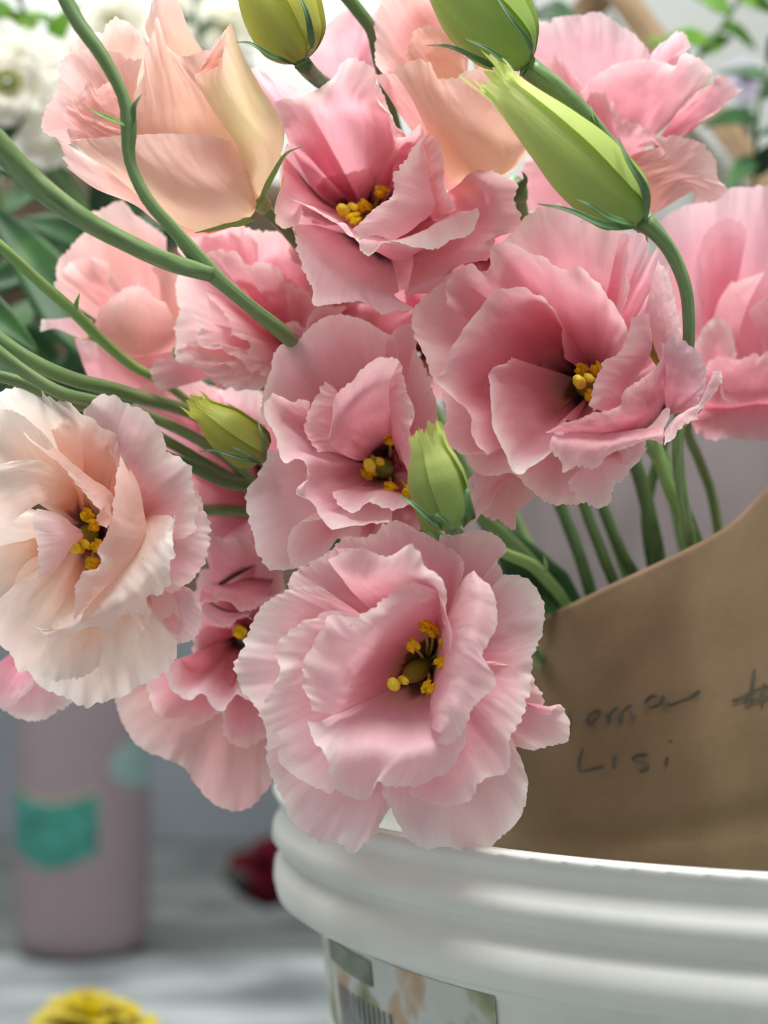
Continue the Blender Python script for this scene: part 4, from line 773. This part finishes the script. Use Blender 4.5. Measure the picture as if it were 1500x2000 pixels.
# ------------------------------------------------------------------ buds
def bud(label, base, tip, D0, D1, prof, mat, sepals, stem, stem_mat, n=5, twist=1.1, frill=.05, seed=1, sep_w=15, phase=0):
    """base/tip in px; prof: (t, radius px); each wrapped petal is its own sheet"""
    root = thing('lisianthus_bud', label, 'flower bud', P(base[0], base[1], D0), 'green lisianthus buds')
    A, B = np.array(P(*base, D0)), np.array(P(*tip, D1)); ax = B - A; Ln = np.linalg.norm(ax); e = ax / Ln
    a = np.cross(e, [0, -1, 0]); a /= np.linalg.norm(a); b = np.cross(a, e)     # b faces the camera
    kpx = D0 / 1000 / FPX; rnd = random.Random(seed)
    pr = catmull([(p[0], p[1], 0) for p in prof], 60, arc=False)
    nt_, nu_ = 34, 26
    for k in range(n):
        th0 = phase + 2*math.pi * k / n; span = 2*math.pi / n * 1.75; verts = []; uvs = []
        top = 1 + rnd.uniform(-.05, .03)
        for j in range(nt_):
            t = j / (nt_ - 1)
            for i in range(nu_):
                u = i / (nu_ - 1)
                # free edge runs diagonally: petal gets narrower to its outer side towards the tip
                edge = 1 - .38 * max(0, t - .15) ** 1.1 * 1.0
                th = th0 + span * u * edge + twist * t
                tt = t * top
                r = np.interp(min(tt, 1), pr[:, 0], pr[:, 1])
                lift = .95 + .12 * u ** 1.6 + .07 * u ** 9 + .012 * math.sin(7*t + k)
                if t > .86: lift += frill * (t - .86) / .14 * (1.1 * noise.noise((u * 5, k, seed)) + .5 * noise.noise((u * 13, k + 9, seed)) + .4)
                hh = tt + max(0, t - .8) / .2 * (.085 * noise.noise((u * 3.2, k * 3.1, seed)) + .035 * noise.noise((u * 11, k * 3.1, seed + 3))) * (frill / .05)
                rr = r * lift * kpx
                verts.append(A + e * hh * Ln + (a * math.cos(th) + b * math.sin(th)) * rr); uvs.append((u + k * 1.7, t))
        mesh_obj('bud_petal', verts, grid_faces(nu_, nt_), mat, root, uvs)
    for s in sepals: blade('sepal', s, sep_w, SEPAL, root, peak=.3)
    sx = tube('stem', stem, stem_mat, root)
    rc = prof[1][1] * .72
    d = np.array([tip[0]-base[0], tip[1]-base[1]]) / math.hypot(tip[0]-base[0], tip[1]-base[1])
    tube('receptacle', [(base[0] - d[0]*10, base[1] - d[1]*10, D0, stem[0][3]), (base[0], base[1], D0, rc*.55), (base[0] + d[0]*14, base[1] + d[1]*14, D0, rc), (base[0] + d[0]*26, base[1] + d[1]*26, D0, rc*1.15)], SEPAL, root, 16, 20)
    return root
bud('yellow green bud cut off by the top edge above the mauve cup blossom', (588, 118), (492, -110), 352, 346, [(0, 18), (.06, 42), (.22, 66), (.45, 74), (.7, 62), (1, 34)], BUD1,
    [[(580,128,350),(530,110,342),(490,85,340),(462,82,342)], [(598,118,346),(608,80,338),(600,30,336),(575,-30,338)], [(590,120,352),(540,60,340),(500,20,338)]][:2],
    [(590,122,352,17),(603,138,358,16),(622,156,372,15),(645,180,392,14),(700,330,415,13),(800,600,440,12)], STEMD, seed=3, phase=.2)
bud('fresh green bud with overlapping scales at the top edge', (1026, 128), (812, -170), 344, 338, [(0, 16), (.05, 38), (.2, 68), (.42, 78), (.7, 66), (1, 38)], BUD2,
    [[(1038,138,342),(1035,90,333),(1000,40,330),(960,-20,332)], [(1010,150,343),(940,120,338),(880,92,336),(832,88,340)], [(1012,140,338),(985,120,332),(950,95,330),(905,75,330)]],
    [(1032,132,344,22),(1075,165,345,22),(1120,205,348,21),(1165,255,352,19),(1220,330,360,17),(1250,430,375,14),(1240,700,410,12)], STEM, n=6, seed=5, phase=1.2, twist=1.7)
B3 = bud('longest lime green bud with frayed tip pointing up left', (1252, 428), (957, 146), 336, 330, [(0, 19), (.05, 42), (.18, 67), (.36, 71), (.58, 60), (.8, 42), (.92, 35), (1, 38)], BUD3,
    [[(1262,432,333),(1258,370,326),(1225,310,325),(1205,262,327)], [(1245,445,334),(1180,440,328),(1110,410,328),(1050,398,330)], [(1240,440,331),(1190,425,322),(1150,400,319),(1122,388,320)]],
    [(1255,430,336,22),(1285,458,337,16),(1315,500,339,14),(1338,560,341,13),(1345,620,343,12.5),(1344,680,346,12),(1335,760,356,12),(1325,900,385,12),(1390,1300,420,12)], STEM, n=4, twist=.75, frill=.10, seed=8, sep_w=19, phase=.15)
blade('bract', [(1172,258,350),(1160,230,348),(1152,202,349)], 9, SEPAL, B3)
bud('small olive lime bud with split tip left of centre', (512, 892), (380, 786), 366, 360, [(0, 14), (.06, 34), (.25, 44), (.5, 42), (.75, 30), (.9, 22), (1, 24)], BUD4,
    [[(512,905,364),(470,895,358),(420,880,358),(388,882,362)], [(520,885,362),(512,850,356),(502,820,358)], [(505,900,360),(470,880,352),(450,872,352)], [(515,880,370),(480,815,370),(440,785,372)]],
    [(514,894,366,10),(522,915,370,10),(530,950,378,10),(600,1050,410,10),(900,1300,440,11)], STEMD, n=5, twist=1.1, frill=.12, seed=11, sep_w=10, phase=.4)
bud('small pale green upright bud between the centre and front blossoms', (880, 1032), (832, 838), 336, 331, [(0, 16), (.05, 36), (.2, 52), (.42, 53), (.65, 46), (.88, 33), (1, 32)], BUD5,
    [[(905,1030,334),(915,1000,328),(912,960,328),(925,945,331)], [(870,1036,333),(840,1015,327),(800,980,327),(775,966,330)], [(880,1036,330),(868,1015,324),(850,1005,323),(842,1015,324)]],
    [(882,1032,337,12),(885,1034,348,12),(900,1050,368,12),(1000,1200,420,12),(1250,1600,450,12)], STEM, n=5, twist=1.2, frill=.09, seed=14, sep_w=15, phase=1.9)

# ------------------------------------------------------------------ loose stems
root = thing('forked_stem', 'forked green stem crossing in front of the half open peach blossom', 'stem', P(575, 668, 356), 'lisianthus stems')
tube('main_stem', [(-20,-330,332,11),(40,-190,327,14),(100,-60,324,15.5),(150,40,324,15),(200,110,325,14),(243,195,327,12.5),(252,240,328,16.5),(253,310,330,12),(285,385,332,12.5),(345,455,336,13.5),(404,525,340,18),(425,545,341,15),(490,600,347,13.5),(555,652,357,16),(585,682,376,15),(640,745,402,14),(800,1000,430,13),(1150,1500,460,13)], STEM, root, 14, 120)
tube('side_stem', [(-420,-60,275,16),(-220,80,290,24),(-60,225,303,27),(0,288,308,26),(60,350,314,24),(150,420,321,21),(250,475,329,18.5),(340,515,335,18),(412,534,340,17)], STEM, root, 14, 60)
blade('bract', [(244,245,326),(205,228,322),(172,212,322)], 13, STEML, root)
blade('bract', [(262,240,327),(262,210,325),(277,183,325)], 12, SEPAL, root)
for lab, pth, mt, br_ in (
    ('thin bright green stem slanting down to the salmon blossom', [(-40,448,352,11),(0,480,354,11),(60,535,360,11),(140,605,366,12),(200,665,374,11),(260,715,382,10),(320,748,390,9),(450,850,420,9),(900,1200,455,10)], STEML, [[(150,608,364),(150,592,362),(156,572,362)]]),
    ('upper of three curved stems above the cream blossom', [(-40,630,352,16),(0,665,354,16),(60,705,358,16),(140,740,364,15),(200,755,370,15),(270,775,380,14),(420,830,405,13),(900,1200,450,12)], STEM, []),
    ('middle of three curved stems above the cream blossom', [(-40,655,342,13),(0,690,344,13),(60,735,348,13),(120,768,352,13),(180,782,358,12),(290,812,372,11),(430,884,392,11),(500,945,410,11),(900,1250,455,11)], STEM, []),
    ('lowest short stem tucked against the cream blossom top', [(-40,728,346,12),(0,735,348,12),(45,748,351,12),(110,778,356,12),(240,815,372,11),(318,857,384,11),(430,922,396,11),(520,975,415,11),(900,1280,460,11)], STEM, []),
    ('dark stem right of the cream blossom running under the small bud', [(300,880,384,10),(367,908,386,11),(430,938,388,12),(500,953,394,13),(600,1010,415,12),(900,1300,460,11)], STEMD, []),
    ('thin stem at the top edge left of the frilled peach blossom', [(650,-40,372,13),(700,22,374,13),(727,60,376,13),(738,110,380,12),(760,200,395,11),(850,500,430,11)], STEMD, []),
    ('curved light stem emerging right of the front blossom', [(940,1060,392,11),(990,1082,394,11),(1035,1102,402,12),(1072,1138,416,11),(1108,1188,436,10),(1200,1400,450,10)], STEML, [[(1060,1125,398),(1066,1105,396),(1062,1085,396)]]),
    ('pale stem left of the pair under the pink bowl blossom', [(1270,830,402,13),(1290,900,404,13),(1310,960,406,13),(1340,1020,410,12),(1368,1075,414,12),(1420,1400,430,12)], STEML, []),
    ('dark stem behind under the right side of the pink bowl blossom', [(1220,850,424,14),(1248,930,425,14),(1272,1020,426,15),(1288,1100,428,15),(1330,1400,440,14)], STEMD, []),
    ('dark crossing stem meeting the one under the pink bowl blossom', [(1300,850,436,11),(1275,930,436,11),(1262,1010,436,11),(1290,1200,440,11)], STEMD, []),
    ('dark slender stem under the middle of the pink bowl blossom', [(1060,900,440,12),(1095,990,440,12),(1130,1080,440,13),(1160,1180,440,13),(1240,1500,450,13)], STEMD, []),
    ('second dark slender stem under the pink bowl blossom', [(1120,920,432,11),(1145,1000,432,11),(1180,1090,432,12),(1215,1180,434,12),(1280,1500,450,12)], STEMD, []),
    ('third dark slender stem under the pink bowl blossom', [(1160,930,438,11),(1180,1000,438,11),(1215,1080,438,12),(1250,1150,440,12),(1300,1500,450,12)], STEMD, []),
    ):
    root = thing('flower_stem', lab, 'stem', P(pth[-1][0], pth[-1][1], pth[-1][2]), 'lisianthus stems')
    tube('stalk', pth, mt, root, 12, 70)
    for b_ in br_: blade('bract', b_, 10, STEML, root)
# dark leaves among the stems
for lab, pth, w, mt in (
    ('dark green leaf behind the right side of the front blossom', [(1150,1230,440),(1060,1150,436),(990,1060,434),(930,1010,436)], 110, LEAF),
    ('broad dark leaf low behind the front blossom', [(1150,1350,446),(1080,1220,444),(1010,1130,442),(960,1050,442)], 90, LEAF),
    ('dark green leaf at the left edge behind the stems', [(260,760,470),(160,640,470),(60,500,480),(-40,380,490)], 120, LEAF),
    ('blue green leaf tip at the left edge above the curved stems', [(-160,560,430),(-60,590,428),(20,640,426),(75,690,426)], 90, LEAF),
    ):
    o = blade('leaf', pth, w, mt, None, n=26, nw=9, fold=.25); tag(o, lab, 'leaf', 'lisianthus leaves'); 

# ------------------------------------------------------------------ blurred background bunches
def far_flower(label, x, y, D, r, mat, name='blossom', group=None, n=9, seed=1, cat='flower', stem_to=None, face=(0, 0)):
    """simple double blossom of radius r px"""
    k = D / FPX                                    # mm per px
    root = thing(name, label, cat, P(x, y, D + r*k*.7), group); rn = random.Random(seed)
    for layer, (f, z) in enumerate(((1, .1), (.72, -.15), (.45, -.25))):
        m_ = n - 2*layer
        for q_ in range(m_):
            a = 2*math.pi*(q_ + .4*layer)/m_ + rn.uniform(-.15, .15); sp = 2*math.pi/m_*.75; R_ = r*f*rn.uniform(.88, 1.1)
            def pt(rr, o, zz_): return (x + face[0]*r*(1-rr/r) + rr*math.cos(a+o*sp), y + face[1]*r*(1-rr/r) + rr*math.sin(a+o*sp)*.92, D + zz_*r*k)
            build_petal(root, [[pt(r*.06, -1, .7), pt(r*.06, 0, .7), pt(r*.06, 1, .7)], [pt(R_*.5, -1, .15), pt(R_*.5, 0, .3), pt(R_*.5, 1, .15)], [pt(R_*.8, -.9, z), pt(R_*.82, 0, z+.05), pt(R_*.8, .9, z)], [pt(R_*.92, -.8, z+.1), pt(R_*1.03, 0, z+.08), pt(R_*.92, .8, z+.1)]], mat, nu=18, nv=12, ruf=1.5)
    if stem_to: tube('stem', [(x, y, D + r*k*.7, 10)] + stem_to, STEMD, root, 10, 30)
    return root
wl = ['big white blossom in the blurred bunch at the upper left edge', 'white blossom below the bright leaves at upper left', 'creamy white blossom touching the peach petals at left', 'white blossom low in the upper left bunch', 'white blossom behind the top of the forked stem', 'white blossom behind the tall peach petal', 'white blossom between peach blossom and yellow green bud']
for k_, (x, y, D, r) in enumerate(((15, 160, 560, 135), (115, 130, 700, 100), (85, 240, 580, 105), (10, 290, 690, 90), (225, 40, 760, 85), (330, 30, 800, 90), (440, 60, 780, 85))):
    far_flower(wl[k_], x, y, D, r, WHITE, 'white_blossom', 'white blossoms in the background bunch', 8, 20 + k_, stem_to=[(x + 60, y + 130, D + 40, 10), (330, 620, D + 60, 10), (640, 900, D + 40, 10), (1000, 1250, 640, 10)])
far_flower('pale lilac blossom blurred at the right edge', 1455, 160, 760, 48, petal_mat('petal_pale_lilac', [(0, lin('a9a2c0')), (.5, lin('cfc8dc')), (1, lin('e6e2ee'))]), 'lilac_blossom', None, 8, 40, stem_to=[(1470, 500, 800, 9), (1480, 1300, 830, 9)])
def spray(label, pts, w, mat, D, seed=0):
    root = thing('foliage_sprig', label, 'foliage', P(pts[0][0], pts[0][1], D), 'blurred green foliage'); rn = random.Random(seed)
    tube('twig', [(x, y, D, 5) for x, y in pts], STEMD, root, 8, 24)
    q = catmull([(x, y, 0) for x, y in pts], 9)
    for k_ in range(1, 9):
        x, y, _ = q[k_]; a = rn.uniform(-1, 1) + (math.pi if k_ % 2 else 0); l = w * rn.uniform(1.6, 2.6); dd = rn.uniform(-25, 25)
        blade('leaf', [(x, y, D), (x + .5*l*math.cos(a), y + .5*l*math.sin(a) - 8, D + dd*.6), (x + l*math.cos(a), y + l*math.sin(a), D + dd)], w, mat, root, n=12, nw=5)
spray('bright green sprig in the top left corner', [(150, 230), (110, 130), (70, 60), (20, -30)], 46, LEAFL, 600, 1)
spray('yellow green sprig at the far top left edge', [(-20, 160), (0, 90), (-10, 20), (-20, -60)], 34, LEAFL, 620, 2)
spray('dark green sprig below the white blossoms at the left edge', [(120, 760), (70, 600), (20, 450), (-20, 300)], 56, LEAF, 560, 3)
spray('dim green sprig at the left behind the thick stem', [(190, 640), (120, 520), (60, 430), (40, 330)], 44, LEAF, 640, 4)
spray('dark green sprig behind the top of the pink ruffled blossom', [(1100, 300), (1060, 120), (1040, 20), (1020, -60)], 60, LEAF, 560, 5)
spray('green sprig hanging at the top right', [(1330, 160), (1380, 90), (1430, 20), (1470, -60)], 44, LEAFL, 600, 6)
spray('dark green sprig at the right edge', [(1470, 420), (1475, 320), (1480, 220), (1500, 120)], 46, LEAF, 590, 7)
spray('small green sprig between peach blossom and yellow green bud', [(440, 250), (410, 150), (390, 80), (380, 10)], 34, LEAF, 700, 8)
# wrapped bunch behind at right: kraft bands round a clear grey sleeve
slv = thing('paper_sleeve', 'pale sleeve with brown paper bands behind the upper right blossom', 'paper', P(1400, 900, 640))
KB = flat_mat('kraft_band', 'a58a6c', .8, scale=60, var=.1)
SL = flat_mat('sleeve_pale_grey', 'c3cbc6', .35, scale=25, var=.12)
sheet('sleeve_panel', [[(1150, 1000, 600), (1350, 1000, 640), (1560, 1000, 640)], [(1120, 500, 620), (1350, 500, 650), (1580, 500, 650)], [(1190, 20, 640), (1350, 250, 650), (1600, 420, 650)]], SL, slv, 30, 24, .004)
def band(a, b, w, D):
    a, b = np.array(a, float), np.array(b, float); t = (b-a)/np.linalg.norm(b-a); n_ = np.array([-t[1], t[0]])*w/2
    r1 = [tuple(a + (b-a)*f + n_) + (D + 10*math.sin(f*3),) for f in (0, .5, 1)]; r2 = [tuple(a + (b-a)*f - n_) + (D + 6 + 10*math.sin(f*3),) for f in (0, .5, 1)]
    sheet('paper_band', [r1, [tuple((np.array(p)+np.array(q_))/2 - np.array([0, 0, 2])) for p, q_ in zip(r1, r2)], r2], KB, slv, 24, 8, .002, .0006)
band((1190, -40), (1560, 440), 52, 628)
band((1200, -40), (1040, 140), 60, 632)

spray('large leafed dark sprig low behind the salmon blossom', [(420, 900), (330, 760), (240, 600), (180, 420)], 80, LEAF, 520, 11)
spray('dark leaves behind the curved stems at left', [(200, 900), (120, 780), (40, 660), (-40, 560)], 84, LEAF, 530, 12)
spray('dark sprig between salmon and half open peach blossoms', [(480, 700), (420, 560), (340, 430), (280, 330)], 70, LEAF, 540, 13)
sheet_root = thing('brown_paper', 'dim brown paper edge behind the left stems', 'paper', P(250, 1000, 600))
sheet('paper_sheet', [[(40, 1150, 590), (300, 1200, 610), (700, 1250, 600)], [(-60, 760, 600), (250, 740, 625), (720, 760, 610)], [(-160, 420, 610), (90, 330, 630), (300, 330, 640), (700, 380, 620)]], flat_mat('dim_brown_paper', '5c4c3c', .8, scale=40, var=.2), sheet_root, 30, 24, .006)
